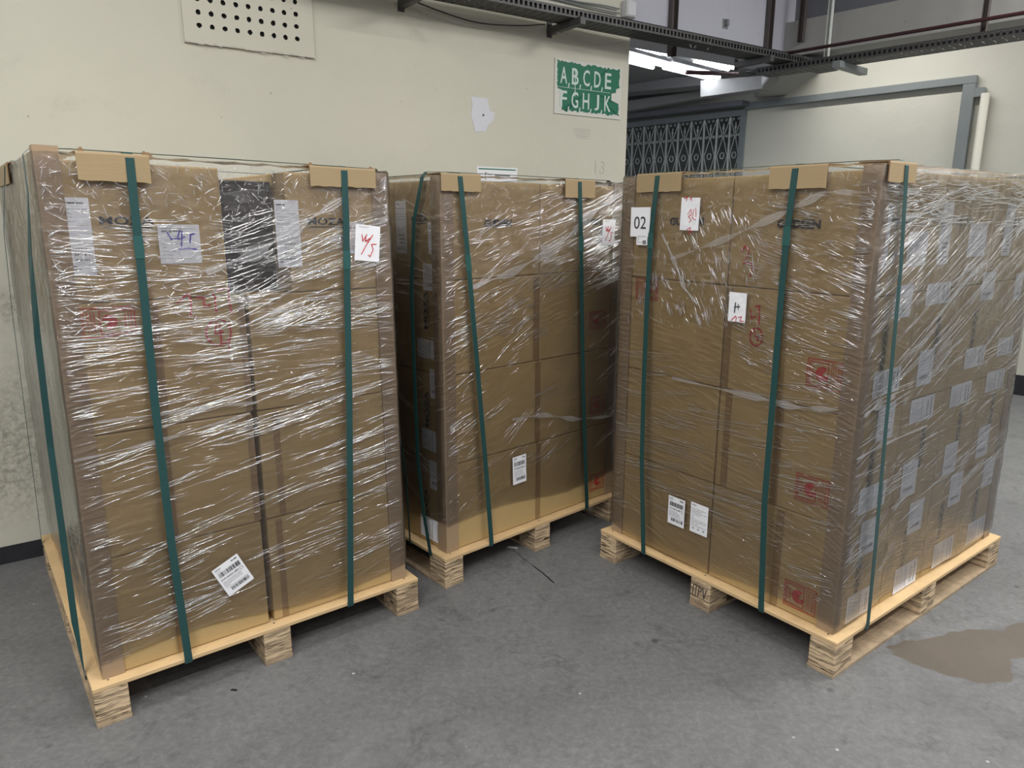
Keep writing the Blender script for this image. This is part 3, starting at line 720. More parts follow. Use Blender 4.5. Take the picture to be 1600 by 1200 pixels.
def fa(b):
    zone(b, PA, 'F', 560, 0, 1.2, 1.58, 1.75, .0, .9, .012, .05)
    zone(b, PA, 'F', 260, 0, .6, 1.25, 1.62, -.15, .5, .015, .08)
    clusters(b, PA, 'F', 70, 5, .0, .62, 1.2, 1.6, .02, .12, .04, .18)
    clusters(b, PA, 'F', 90, 6, .5, 1.15, 1.25, 1.62, .26, .10, .06, .30)
    clusters(b, PA, 'F', 75, 5, .0, 1.15, 1.02, 1.32, .06, .07, .06, .28)
    zone(b, PA, 'F', 320, 0, 1.15, 1.05, 1.55, .1, .3, .01, .05)
    clusters(b, PA, 'F', 75, 4, .3, 1.15, .30, 1.05, .17, .05, .10, .45)
    clusters(b, PA, 'F', 48, 4, .0, .5, .25, 1.05, .12, .06, .06, .30)
    zone(b, PA, 'F', 200, 0, 1.15, .2, 1.05, .12, .1, .02, .12)
    clusters(b, PA, 'S', 20, 4, .1, 1.3, .4, 1.6, -.1, .2, .05, .25)
pleats(PA, fa)
def fb(b):
    zone(b, PB, 'F', 260, 0, 1.2, 1.58, 1.74, .1, .7, .012, .05)
    clusters(b, PB, 'F', 100, 6, .55, 1.15, 1.28, 1.70, .32, .12, .06, .26)
    clusters(b, PB, 'F', 90, 5, .02, .6, 1.05, 1.62, .30, .2, .04, .2)
    zone(b, PB, 'F', 150, 0, 1.1, 1.2, 1.6, .4, .5, .012, .05)
    clusters(b, PB, 'F', 55, 4, 0, 1.15, .45, 1.15, .42, .10, .05, .25)
    zone(b, PB, 'F', 120, 0, .25, .3, 1.1, .5, .3, .02, .08)
    clusters(b, PB, 'S', 60, 4, .1, 1.05, .4, 1.65, -.25, .15, .05, .3)
pleats(PB, fb)
def fc(b):
    zone(b, PC, 'F', 200, 0, 1.2, 1.58, 1.75, .1, .8, .012, .04)
    clusters(b, PC, 'F', 80, 6, .14, .72, 1.2, 1.64, 1.95, .18, .02, .09, gap=.004)
    zone(b, PC, 'F', 160, .1, .75, 1.15, 1.6, 1.9, .25, .01, .05)
    clusters(b, PC, 'F', 150, 5, .68, 1.15, 1.0, 1.68, -.22, .10, .02, .12)
    zone(b, PC, 'F', 330, .75, 1.15, .2, 1.72, -.15, .2, .008, .05)
    clusters(b, PC, 'F', 75, 5, .0, 1.1, .32, 1.05, .06, .05, .08, .35)
    zone(b, PC, 'F', 170, 0, 1.15, .28, 1.1, .04, .1, .015, .10, .001, .0022)
    clusters(b, PC, 'S', 95, 4, .03, 1.42, 1.05, 1.62, .48, .06, .15, .60, w1=.0055)
    clusters(b, PC, 'S', 120, 5, .03, 1.42, 1.58, 1.745, .05, .15, .06, .35, w1=.005)
    clusters(b, PC, 'S', 75, 4, .03, 1.42, .4, 1.1, .22, .10, .08, .35, w1=.005)
    clusters(b, PC, 'S', 60, 6, .0, .5, .35, 1.7, .35, .2, .03, .12)
    zone(b, PC, 'S', 260, 0, 1.42, .3, 1.7, .35, .25, .015, .09)
    zone(b, PC, 'S', 120, 0, .4, .3, .75, .5, .15, .03, .14)
pleats(PC, fc)
# thick gathered folds crossing the film
def fold(p, which, pts, half, n=16):
    q = [p.find(which, x, y, FO+.004) for x, y in pts]; fn = p.face(which); b = MB()
    seg = 8; cen = []
    for i in range(len(q)-1):
        for k in range(seg): t = k/seg; cen.append((q[i][0]*(1-t)+q[i+1][0]*t, q[i][1]*(1-t)+q[i+1][1]*t))
    cen.append(q[-1]); m_ = 11; i0 = 0
    for i, (u, z) in enumerate(cen):
        a = cen[max(0, i-1)]; c = cen[min(len(cen)-1, i+1)]; L = math.hypot(c[0]-a[0], c[1]-a[1]) or 1; nx, nz = -(c[1]-a[1])/L, (c[0]-a[0])/L
        wd = half*(.55+.45*math.sin(i*.9+1))*(.35+.65*math.sin(math.pi*(i+.5)/len(cen)))
        for j in range(m_):
            s = (j/(m_-1)-.5)*2; b.v.append(fn(u+nx*s*wd, z+nz*s*wd, FO+.004+.0022*(1+math.sin(j*2.1+.3*math.sin(i*.7)))))
    for i in range(len(cen)-1):
        for j in range(m_-1): b.f.append((i*m_+j, i*m_+j+1, (i+1)*m_+j+1, (i+1)*m_+j)); b.m.append(0)
    b.build('film_fold', 'fold', FILM[p], smooth=True, normals=False)
fold(PA, 'F', [(322, 425), (400, 395), (470, 350), (545, 305)], .030)
fold(PA, 'F', [(150, 600+60), (300, 640), (400, 628)], .010); fold(PA, 'F', [(115, 720), (245, 690), (390, 645)], .010)
fold(PB, 'F', [(735, 450), (800, 425), (870, 385), (930, 330), (970, 300)], .028)
fold(PB, 'F', [(800, 655), (850, 648), (900, 655), (955, 650)], .016)
fold(PC, 'F', [(1048, 405), (1130, 375), (1220, 335), (1290, 300), (1350, 300)], .017)
fold(PC, 'F', [(1035, 365), (1055, 410), (1070, 450), (1090, 475)], .014)
fold(PC, 'F', [(1050, 590), (1180, 620), (1240, 635), (1310, 640)], .018)
fold(PC, 'S', [(1352, 650), (1375, 632), (1400, 618)], .022); fold(PC, 'S', [(1340, 718), (1380, 695), (1450, 665)], .010)

# ------------------------------------------------------------------ green straps
SW = .0245
def strap_loop(p, pts, axis, label, seal_t=None):
    """closed band: pts = list of local (along, out, z); axis 'a' keeps a (front strap) or 'b' (side strap)"""
    pass
def front_strap(p, pxs, label, sealpx, w=SW):
    """pxs: picture points from top to bottom of the visible run"""
    n = len(pxs); run = []
    for i, (x, y) in enumerate(pxs):
        off = FO+.009 if i < n-1 else INS+.004
        if 0 < i < n-1: off = FO+.009+(INS-FO-.006)*max(0, (y-pxs[0][1])/(pxs[-1][1]-pxs[0][1]))**1.0
        u, z = p.find('F', x, y, off); run.append((u, z, off))
    u0, zt_, _ = run[0]; zt_ = p.T+.026; ub = run[-1][0]; zbt = ZD-.0165
    if p.mir: f = lambda u, off, z: p.L(WF-u, INS-off, z)
    else: f = lambda u, off, z: p.L(u, INS-off, z)
    path = [(u0, run[0][2]-.004, zt_)]+[(u, off, z) for (u, z, off) in run[1:-1]]
    path = [(u0, FO+.008, p.T+.012)]+path[1:]
    full = [(u0, -(p.ws-2*INS)/2, p.T+.028), (u0, -.10, p.T+.028), (u0, .0, p.T+.027)]+path+[(ub, INS+.003, ZD-.002), (ub, INS+.003, ZD-.018), (ub, -.06, ZD-.0185), (ub, -(p.ws-INS)+.0, ZD-.0185)]
    full += [(ub, -(p.ws-INS)-.003, ZD-.01), (u0, -(p.ws-2*INS)-.014, p.T+.01), (u0, -(p.ws-2*INS)+.0, p.T+.027), (u0, -(p.ws-2*INS)/2, p.T+.028)]
    band(f, full, w, label, p, sealpx and p.find('F', *sealpx), 0)
def side_strap(p, pxs, label, sealpx=None, w=SW, twist=0):
    n = len(pxs); run = []
    for i, (x, y) in enumerate(pxs):
        off = FO+.009+(INS-FO-.004)*((y-pxs[0][1])/(pxs[-1][1]-pxs[0][1]))
        u, z = p.find('S', x, y, off); run.append((u, z, off))
    if not p.mir: run = [(max(u, INS+.05), z, o) for (u, z, o) in run]
    u0 = run[0][0]; ub = run[-1][0]
    if p.mir: f = lambda u, off, z: p.L(INS-off, u, z)
    else: f = lambda u, off, z: p.L(INS-off, p.ws-u, z)
    full = [(u0, -(WF-2*INS)/2, p.T+.033), (u0, -.10, p.T+.033), (u0, .0, p.T+.030), (u0, FO+.009, p.T+.012)]+[(u, off, z) for (u, z, off) in run[1:-1]]
    full += [(ub, INS+.004, ZD-.002), (ub, INS+.004, ZD-.018), (ub, -.06, ZD-.0205), (ub, -(WF-INS), ZD-.0205), (ub, -(WF-INS)-.004, ZD-.01), (u0, -(WF-2*INS)-.014, p.T+.01), (u0, -(WF-2*INS), p.T+.030), (u0, -(WF-2*INS)/2, p.T+.033)]
    band(f, full, w, label, p, sealpx and p.find('S', *sealpx), twist)
def band(f, full, w, label, p, seal, twist):
    b = MB(); n = len(full); t = .0012
    # smooth the path
    pts = []
    for i in range(n-1):
        (u, o, z), (u2, o2, z2) = full[i], full[i+1]; L = math.hypot(z2-z, o2-o); k = max(1, int(L/.12))
        for j in range(k): q = j/k; pts.append((u+(u2-u)*q, o+(o2-o)*q, z+(z2-z)*q))
    pts.append(full[-1]); n = len(pts)
    for i, (u, o, z) in enumerate(pts):
        a = pts[max(0, i-1)]; c = pts[min(n-1, i+1)]; dz, do = c[2]-a[2], c[1]-a[1]; L = math.hypot(dz, do) or 1; no, nz = -dz/L, do/L  # outward normal in (off, z)
        k = twist*min(1, max(0, (p.T-.05-z)/.5))*min(1, max(0, (z-ZD-.0)/.05)) if o > 0 else 0   # the slack band turns on its way down
        for (su, sn) in ((-w/2, 0), (w/2, 0), (w/2, t), (-w/2, t)): b.v.append(f(u+su*math.cos(k), o+no*sn*math.cos(k)-su*math.sin(k)+abs(math.sin(k))*.010, z+nz*sn))
    for i in range(n-1):
        for j in range(4): b.f.append((i*4+j, i*4+(j+1) % 4, (i+1)*4+(j+1) % 4, (i+1)*4+j)); b.m.append(0)
    ob = b.build('plastic_strap', 'strap'); tag(ob, label, 'strap', 'green straps round the loads')
    if seal:
        u, z = seal; best = min(range(n-1), key=lambda i: abs(pts[i][2]-z)+(0 if pts[i][1] > 0 else 9)); a, c = pts[best], pts[best+1]
        off = a[1]; q = MB()
        for (z0, z1, ex, th) in ((-.035, .03, .001, .0030),):
            def g(x, y, zz): 
                tt = (a[2]-(z+zz))/((a[2]-c[2]) or 1); return f(a[0]+(c[0]-a[0])*tt+x, a[1]+(c[1]-a[1])*tt+y, z+zz)
            q.box(g, -w/2-ex, w/2+ex, -.0012, th, z0, z1)
        q.build('seal', 'seal', ob, .0005, 1)
front_strap(PA, [(203, 250), (212, 340), (224, 450), (243, 640), (268, 850), (295, 1032)], 'green strap down the front of the left load, on its left', (213, 385))
front_strap(PA, [(538, 268), (541, 350), (543, 480), (546, 640), (547, 800), (548, 942)], 'green strap down the front of the left load, on its right', (541, 405))
front_strap(PB, [(719, 280), (729, 380), (737, 470), (748, 600), (759, 730), (768, 852)], 'green strap down the front of the middle load, on its left', (731, 410))
front_strap(PB, [(906, 292), (908, 380), (909, 470), (911, 600), (914, 700), (917, 796)], 'green strap down the front of the middle load, on its right', (907, 380))
front_strap(PC, [(1027, 280), (1017, 370), (1011, 470), (1006, 600), (1003, 720), (1005, 862)], 'green strap down the front of the right load, on its left', (1015, 375))
front_strap(PC, [(1242, 272), (1229, 370), (1220, 470), (1208, 620), (1195, 780), (1189, 950)], 'green strap down the front of the right load, on its right', (1226, 368))
side_strap(PA, [(31, 265), (36, 300), (43, 400), (58, 530), (80, 700), (108, 890), (133, 1062)], 'green strap down the side of the left load facing the picture edge, nearer one', twist=.75)
side_strap(PA, [(2, 270), (1, 360), (12, 480), (30, 640), (45, 760), (58, 835)], 'green strap at the rear of the left load side, seen almost edge-on')
side_strap(PB, [(660, 280), (647, 345), (643, 450), (648, 600), (653, 720), (662, 800), (672, 868)], 'green strap down the shadowed side of the middle load, nearer one')
side_strap(PB, [(560, 285), (588, 500), (618, 640), (634, 740), (641, 860)], 'green strap on the shadowed side of the middle load, half hidden by the left load', w=.012)
side_strap(PC, [(1421, 266), (1417, 330), (1411, 420), (1397, 560), (1383, 700), (1369, 850), (1355, 985)], 'green strap down the labelled side of the right load, near its corner')

# folded cardboard pieces under the straps
def protector(p, which, x0, x1, yb, label, torn=False):
    fn = p.face(which); ym = 280
    u0, _ = p.find(which, x0, yb, FO+.01); u1, _ = p.find(which, x1, yb, FO+.01); _, zb = p.find(which, (x0+x1)/2, yb, FO+.01)
    if which == 'S' and not p.mir: u0 = max(u0, INS+.01); u1 = max(u1, u0+.12)
    t = .0035; o0 = FO+.0045; n = 10; b = MB(); R = []
    zt_ = p.T+.021
    for i in range(n+1):
        s = i/n; u = u0+(u1-u0)*s; j = random.uniform(-.002, .002)*(3 if torn and i in (0, n) else 1)
        sec = [(o0, zb+j), (o0, zt_-.006), (o0-.004, zt_-.001), (o0-.012, zt_), (-.085+j*2, zt_)]
        sec2 = [(o0+t, zb+j), (o0+t, zt_-.003), (o0+t*.4, zt_+t*.7), (o0-.010, zt_+t), (-.085+j*2, zt_+t)]
        R.append([fn(u, z, o) for o, z in sec]+[fn(u, z, o) for o, z in reversed(sec2)])
    m_ = 10
    for r_ in R: b.v += r_
    for i in range(n):
        for k in range(m_): b.f.append((i*m_+k, i*m_+(k+1) % m_, (i+1)*m_+(k+1) % m_, (i+1)*m_+k)); b.m.append(1 if k == 9 else 0)
    b.f.append(tuple(range(m_))); b.m.append(1); b.f.append(tuple(n*m_+k for k in range(m_))); b.m.append(1)
    if torn:
        for u in (u0, u1-.012):
            for k in range(3):
                x = u+random.uniform(-.006, .012); w = random.uniform(.012, .022); hh = random.uniform(.005, .016)
                b.hexa([fn(x, zt_, .0), fn(x+w, zt_, .0), fn(x+w, zt_, .004), fn(x, zt_, .004), fn(x+w*.3, zt_+hh, -.004), fn(x+w*.6, zt_+hh, -.004), fn(x+w*.6, zt_+hh, -.001), fn(x+w*.3, zt_+hh, -.001)], 1)
    ob = b.build('edge_protector', ['prot', 'fiber']); tag(ob, label, 'cardboard piece', 'cardboard edge protectors')
protector(PA, 'F', 123, 237, 284, 'torn folded cardboard protector under the left front strap of the left load', True)
protector(PA, 'F', 486, 588, 292, 'torn folded cardboard protector under the right front strap of the left load', True)
protector(PA, 'S', -12, 7, 290, 'folded cardboard protector at the rear side edge of the left load')
protector(PB, 'F', 690, 752, 299, 'folded cardboard protector under the left front strap of the middle load')
protector(PB, 'F', 884, 930, 309, 'small folded cardboard protector under the right front strap of the middle load')
protector(PC, 'F', 994, 1063, 300, 'folded cardboard protector beside the 02 sheet on the right load')
protector(PC, 'F', 1200, 1290, 295, 'wide folded cardboard protector under the right front strap of the right load')
protector(PC, 'S', 1394, 1436, 285, 'folded cardboard protector on the labelled side of the right load')

# ------------------------------------------------------------------ papers and stickers on the outside of the film
def sheet(p, which, x0, y0, x1, y1, name, label_cat, label, rot=0, style='plain', wav=.0012, wh=None):
    u, z, w, h = size_of(p, which, x0, y0, x1, y1)
    if wh: w, h = wh
    b = MB(); ik = Ink(b, p.face(which), u, z, rot, FO+.0045)
    ik.slab(-w/2, -h/2, w/2, h/2, 0, .0012, wav*.3); d = .0026; mats = ['paper', 'ink', 'grey_ink', 'redpen']
    if style == '02':
        ik.text('02', 0, -h*.02, w*.62, h*.42, 1, 0, d)
    elif style == 'small': lines(ik, -w*.4, w*.4, -h*.3, h*.4, 4, 2, d); ik.rect(w*.1, -h*.4, w*.4, -h*.05, 2, d)
    elif style == 'red15':
        k = w*.5
        ik.text('i|||||ii', -w*.18, h*.44, w*.4, h*.035, 2, 0, d)
        for st in ([(-.6, .55), (-.5, .1), (-.1, .6)], [(-.2, .5), (-.25, .1), (.2, .35), (.1, .1), (-.2, .2)], [(.5, .6), (-.1, -.1), (-.6, -.8)], [(.9, .0), (.4, -.05)], [(.4, -.05), (.6, -.4), (.3, -.9), (.1, -.8)]):
            ik.stroke([(x*k*.8, y*k*1.05) for x, y in st], .0032, 3, d)
    elif style == 'red3':
        k = w*.5
        for st in ([(-.7, .8*1.6), (-.3, .9*1.6), (-.5, .7*1.6)], [(-.1, 1.2), (.1, 1.4), (.1, 1.1)], [(-.2, .0), (.1, .4), (.2, .0), (-.1, -.2), (.2, -.5), (.0, -.7)], [(.4, .4), (.3, -.3), (.7, -.5)], [(.6, .5), (.7, -.2)], [(-.2, -1.3), (.2, -1.1), (.1, -1.6), (.4, -1.4)]):
            ik.stroke([(x*k, y*k) for x, y in st], .0026, 3, d)
    elif style == 'plus':
        ik.stroke([(-.008, .016), (-.010, -.020)], .005, 1, d); ik.stroke([(-.012, 0), (.012, .004)], .004, 1, d); ik.stroke([(.004, .012), (.006, -.008)], .003, 1, d)
        ik.stroke([(-w*.3, -h*.47), (-w*.05, -h*.30), (0, -h*.36), (-w*.02, -h*.49)], .003, 3, d); ik.stroke([(w*.1, -h*.34), (w*.3, -h*.30), (w*.22, -h*.46), (w*.45, -h*.44)], .003, 3, d)
    elif style == 'ship':
        ik.text('i||||i', -w*.32, h*.43, w*.22, h*.04, 1, .02, d); ik.text('i||||i', -w*.32, h*.36, w*.18, h*.03, 2, 0, d); lines(ik, w*.2, w*.42, h*.40, h*.45, 1, 1, d, .004)
        barcode(ik, -w*.4, w*.42, h*.16, h*.31, 1, d)
        ik.text('519-6532-282', -w*.08, h*.07, w*.68, h*.055, 1, .01, d); ik.ring(w*.36, h*.06, .006, .006, .001, 1, d, 10)
        lines(ik, -w*.42, w*.3, -h*.2, h*.0, 4, 2, d); barcode(ik, -w*.28, w*.42, -h*.38, -h*.27, 1, d); ik.rect(-w*.42, -h*.24, w*.42, -h*.233, 2, d)
    elif style == 'info':
        ik.text('i||||i', -w*.3, h*.43, w*.24, h*.04, 1, .02, d); lines(ik, -w*.42, w*.42, -h*.22, h*.34, 9, 2, d, .0014); ik.rect(-w*.42, -h*.26, w*.42, -h*.25, 2, d)
        for x in (-.3, 0, .3): ik.text('<>', x*w, -h*.35, w*.12, h*.06, 1, .02, d)
    o = b.build(name, mats, None, normals=False)
    tag(o, label, label_cat)
    return o
sheet(PA, 'F', 554, 352, 592, 408, 'paper_note', 'paper', 'white paper with red handwriting by the right strap of the left load', -.10, 'red15')
sheet(PB, 'F', 940, 343, 959, 383, 'paper_note', 'paper', 'narrow white paper with red and black writing on the middle load', -.03, 'red15')
sheet(PC, 'F', 987, 324, 1017, 370, 'paper_note', 'paper', 'white sheet printed 02 on the right load', 0, '02')
sheet(PC, 'F', 996, 366, 1013, 383, 'sticker', 'sticker', 'tiny printed sticker just under the 02 sheet', 0, 'small')
sheet(PC, 'F', 1065, 309, 1094, 360, 'paper_note', 'paper', 'creased white note with red scribbles right of the 02 sheet', -.02, 'red3', .003)
sheet(PC, 'F', 1140, 457, 1167, 503, 'paper_note', 'paper', 'blank white note with a small black mark in the middle of the right load', 0, 'plus', .002)
sheet(PC, 'F', 1044, 778, 1072, 820, 'sticker', 'sticker', 'white shipping sticker with barcode on the right load, left of a pair', 0, 'ship', .002, (.088, .125))
sheet(PC, 'F', 1078, 789, 1109, 833, 'sticker', 'sticker', 'white information sticker without barcode on the right load, right of a pair', 0, 'info', .002, (.088, .130))
sheet(PB, 'F', 799, 713, 822, 753, 'sticker', 'sticker', 'white barcode sticker low on the middle load', .03, 'ship', .001, (.083, .135))
sheet(PA, 'F', 333, 866, 394, 929, 'sticker', 'sticker', 'tilted white barcode sticker low on the left load', .43, 'ship', .0004, (.098, .122))

# ------------------------------------------------------------------ on the cream wall
s0, z1 = on_wl(866, 90); s1, z0 = on_wl(970, 183); z0 = 2.24; z1 = 2.574; s1 = 3.745; s0 = 3.165
b = MB(); ik = Ink(b, wlf, (s0+s1)/2, (z0+z1)/2, 0, .001); w, h = s1-s0, z1-z0
ik.slab(-w/2, -h/2, w/2, h/2, 1, .006)
# green sheet with ragged edges
def edge(n, amp): return [random.uniform(-1, 0)*amp*(1 if random.random() < .8 else 2) for _ in range(n+1)]
n = 40; x0, x1, y0, y1 = -w*.475, w*.475, -h*.455, h*.475
tp, bt, lf, rt = edge(n, .012), edge(n, .018), edge(n, .012), edge(n, .010)
loop = [(x0+(x1-x0)*k/n, y0-bt[k]) for k in range(n+1)]+[(x1+rt[k], y0+(y1-y0)*k/n) for k in range(1, n)]+[(x1-(x1-x0)*k/n, y1+tp[k]) for k in range(n+1)]+[(x0-lf[k], y1-(y1-y0)*k/n) for k in range(1, n)]
lo2 = []
for (x, y) in loop:
    if x > w*.40 and -h*.18 < y < h*.10: x = w*(.345 if y < -.0*h else .415)
    if x < -w*.36 and y < -h*.05: x += w*.07
    lo2.append((x, y))
for q0, q1 in zip(lo2, lo2[1:]+lo2[:1]): b.poly([ik.P(0, 0, .0072), ik.P(*q0, .0072), ik.P(*q1, .0072)], 0)
ik.rect(-w*.45, -.004, w*.32, -.0015, 2, .0078); ik.rect(-w*.215, -.05, -w*.205, h*.36, 2, .0078)
lh = h*.30
for txt, y in (('ABCDE', h*.21), ('FGHJK', -h*.22)):
    for i, ch in enumerate(txt):
        x = -w*.375+i*w*.165; ik.text(ch, x, y, w*.098 if ch != 'J' else w*.07, lh, 2, .012, .008)
        if i < 4: ik.stroke([(x+w*.078, y-lh*.46), (x+w*.070, y-lh*.68)], .009, 2, .008)
o = b.build('wall_sign', ['green', 'flake', 'signwhite'], normals=False); tag(o, 'peeling green sign lettered A to K on the cream wall', 'sign')
# notice sheet taped to the wall, its lower half hidden by the load
sa, za = on_wl(745, 260); sb, _ = on_wl(808, 265); w = sb-sa; h = .36
b = MB(); ik = Ink(b, wlf, (sa+sb)/2, za-h/2, 0, .001); ik.slab(-w/2, -h/2, w/2, h/2, 0, .0008)
ik.rect(-w*.46, h*.455, w*.46, h*.475, 1, .0012); ik.stroke([(-w*.26, h*.40), (-w*.30, h*.40), (-w*.30, h*.30), (-w*.26, h*.30)], .004, 2, .0012)
ik.text('THE', -w*.20, h*.375, w*.08, h*.03, 2, 0, .0012); ik.text('CLOUDS', -w*.18, h*.33, w*.12, h*.03, 2, 0, .0012)
for k in range(9): ik.rect(-w*.06+k*w*.042, h*.35, -w*.03+k*w*.042, h*.385, 2, .0012)
ik.rect(-w*.06, h*.325, w*.31, h*.333, 3, .0012)
for k in range(5): ik.rect(-w*.35, h*.2-k*h*.06, w*.35, h*.21-k*h*.06, 3, .0012)
o = b.build('wall_notice', ['paper', 'green', 'ink', 'grey_ink'], normals=False); tag(o, 'white printed notice taped to the cream wall behind the middle load', 'notice')
# white filler patch, faint pencil number
s, z = on_wl(755, 180); b = MB()
pts = [(-.085, .10), (.03, .098), (.045, .05), (.045, .03), (.085, .02), (.07, -.03), (.03, -.06), (.02, -.09), (-.06, -.10), (-.075, -.05), (-.09, 0), (-.078, .05)]
ik = Ink(b, wlf, s, z, 0, .0015)
for q0, q1 in zip(pts, pts[1:]+pts[:1]): b.poly([ik.P(0, 0), ik.P(*q0), ik.P(*q1)], 0)
ik.ring(0, 0, .004, .004, .005, 1, .001, 8)
o = b.build('wall_patch', ['patch', 'ink'], normals=False); o['kind'] = 'structure'
s, z = on_wl(937, 262); b = MB(); ik = Ink(b, wlf, s, z, 0, .0012); ik.text('13', 0, 0, .085, .085, 0, -.02)
o = b.build('pencil_marks', 'pencil', normals=False); tag(o, 'faint pencilled number 13 low on the cream wall beside its edge', 'writing')
b = MB(); s2_, z2_ = on_wl(910, 210); ik = Ink(b, wlf, s2_, z2_, 0, .0012)
for k in range(5): ik.rect(-.08+.006*k, .03-.014*k, .07-.004*k, .033-.014*k, 0)
o = b.build('wall_smudge', 'pencil', normals=False); o['kind'] = 'structure'
# plastered vent patch with drilled holes
hs = [on_wl(310, 38), on_wl(463, 64), on_wl(308, 18), on_wl(461, 44)]
g0 = hs[0][0]; dx = (hs[1][0]-hs[0][0])/8; zb = (hs[0][1]+hs[1][1])/2; dz = ((hs[2][1]-hs[0][1])+(hs[3][1]-hs[1][1]))/2
pl, pb_ = on_wl(288, 66); pr, _ = on_wl(491, 97); th = .014
b = MB(); rr = .0125; nr = 6
cells_x0, cells_x1, cells_z0, cells_z1 = g0-dx/2, g0+8.5*dx, zb-dz/2, zb+(nr-.5)*dz
ptop = cells_z1+.10
def W3(x, z, o): return WL(x, o, z)
for (xa, xb, zA, zB) in ((pl, cells_x0, pb_, ptop), (cells_x1, pr, pb_, ptop), (cells_x0, cells_x1, pb_, cells_z0), (cells_x0, cells_x1, cells_z1, ptop)):
    b.poly([W3(xa, zA, th), W3(xb, zA, th), W3(xb, zB, th), W3(xa, zB, th)])
for j in range(nr):
    for i in range(9):
        cx, cz = g0+i*dx, zb+j*dz; sq = []; ci = []
        for k in range(8):
            a = k*math.pi/4+math.pi/8*0; c_, s_ = math.cos(a), math.sin(a); m_ = max(abs(c_), abs(s_)); sq.append((cx+c_/m_*dx/2, cz+s_/m_*dz/2)); r_ = rr*random.uniform(.85, 1.1); ci.append((cx+c_*r_, cz+s_*r_))
        for k in range(8):
            k2 = (k+1) % 8; b.poly([W3(*sq[k], th), W3(*sq[k2], th), W3(*ci[k2], th), W3(*ci[k], th)])
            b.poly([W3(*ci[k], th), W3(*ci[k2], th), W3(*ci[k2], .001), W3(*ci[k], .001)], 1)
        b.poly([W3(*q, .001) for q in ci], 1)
for (q0, q1) in (((pl, pb_), (pr, pb_)), ((pr, pb_), (pr, ptop)), ((pl, pb_), (pl, ptop))):
    b.poly([W3(*q0, 0), W3(*q1, 0), W3(*q1, th), W3(*q0, th)])
# rough cracked lower lip
x = pl
while x < pr:
    w = random.uniform(.01, .03); y = pb_+random.uniform(-.008, .006); b.poly([W3(x, y, th+.001), W3(x+w, y+random.uniform(-.004, .004), th+.001), W3(x+w, y+.003, th+.001), W3(x, y+.003, th+.001)], 2); x += w*1.1
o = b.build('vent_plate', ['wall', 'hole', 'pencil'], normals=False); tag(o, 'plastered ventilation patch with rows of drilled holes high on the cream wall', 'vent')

# junction box and its wires
s, z = on_wl(979, 16); b = MB(); b.box(WL, s-.045, s+.045, 0, .05, z-.05, z+.05); jb = b.build('junction_box', 'plastic', None, .004, 2); tag(jb, 'white junction box with loose wires near the end of cream wall', 'electrical box')
b = MB(); b.box(WL, s-.038, s+.038, .05, .054, z-.043, z+.043); b.build('cover', 'plastic', jb, .003, 1)
def cable(name, pts, r, label, m_='cable', parent=None, group=None):
    b = MB(); q = []
    for i in range(len(pts)-1):
        p0, p1, p2, p3 = pts[max(i-1, 0)], pts[i], pts[i+1], pts[min(i+2, len(pts)-1)]
        for k in range(6):
            t = k/6; q.append(.5*((2*p1)+(p2-p0)*t+(2*p0-5*p1+4*p2-p3)*t*t+(3*p1-p0-3*p2+p3)*t**3))
    q.append(pts[-1]); b.tube(q, r, 6); o = b.build(name, m_, parent, smooth=True)
    if parent is None: tag(o, label, 'cable', group)
    return o
def wpt(px, py, o): s, z = on_wl(px, py, o); return WL(s, o, z)
cable('wire', [wpt(968, 14, .02), wpt(940, 8, .02), wpt(900, 2, .015), wpt(860, -8, .015)], .005, 'upper grey wire running into the junction box', 'steel')
cable('wire', [wpt(968, 21, .02), wpt(930, 13, .02), wpt(890, 4, .015), wpt(840, -8, .015)], .005, 'lower grey wire running into the junction box', 'steel')
cable('loose_wire', [wpt(972, 26, .03), wpt(976, 31, .05), wpt(990, 29, .05), wpt(987, 20, .04)], .002, 'thin wire curled below the junction box')
cable('loose_wire', [wpt(650, 3, .02), wpt(700, 22, .03), wpt(750, 36, .03), wpt(810, 40, .05), wpt(852, 38, .12)], .0035, 'thicker slack wire drooping under the cable tray')
cable('loose_wire', [wpt(640, 13, .02), wpt(690, 30, .02), wpt(740, 41, .02), wpt(800, 46, .03), wpt(850, 44, .1)], .0025, 'thinner lower slack wire drooping under the cable tray', 'pencil')
cable('loose_wire', [wpt(870, 50, .1), wpt(905, 63, .04), wpt(940, 70, .03), wpt(975, 66, .05)], .003, 'short slack wire drooping under the tray near the wall end', 'pencil')

# cable tray along the wall: perforated channel on brackets with cables lying in it
TO0, TO1 = .10, .27; TZ = 2.745
sT0 = on_wl(600, -20)[0]-.6; sT1 = sc+.35
def tray(fn, t0, t1, o0, o1, z, label, m_='galv'):
    root = empty('cable_tray', fn((t0+t1)/2, (o0+o1)/2, z)); tag(root, label, 'cable tray', 'cable trays')
    for o in (o0, o1):
        b = MB(); x = t0; stp = .034
        b.box(fn, t0, t1, o-.002, o+.002, z, z+.012); b.box(fn, t0, t1, o-.002, o+.002, z+.038, z+.05)
        while x < t1: b.box(fn, x, x+.014, o-.002, o+.002, z+.012, z+.038); x += stp
        b.build('side_rail', m_, root)
    b = MB(); x = t0
    while x < t1: b.box(fn, x, x+.052, o0, o1, z, z+.003); x += .06
    b.build('perforated_base', m_, root)
    return root
tr1 = tray(WL, sT0, sT1, TO0, TO1, TZ, 'perforated steel cable tray along the top of the cream wall')
for s in (on_wl(858, 45)[0], on_wl(1150, 95)[0], on_wl(700, 0)[0]-.3):
    b = MB(); b.box(WL, s-.02, s+.02, 0, TO1+.06, TZ-.045, TZ-.002); b.box(WL, s-.02, s+.02, 0, .006, TZ-.06, TZ+.04); b.build('bracket', 'galv', tr1, .002, 1)
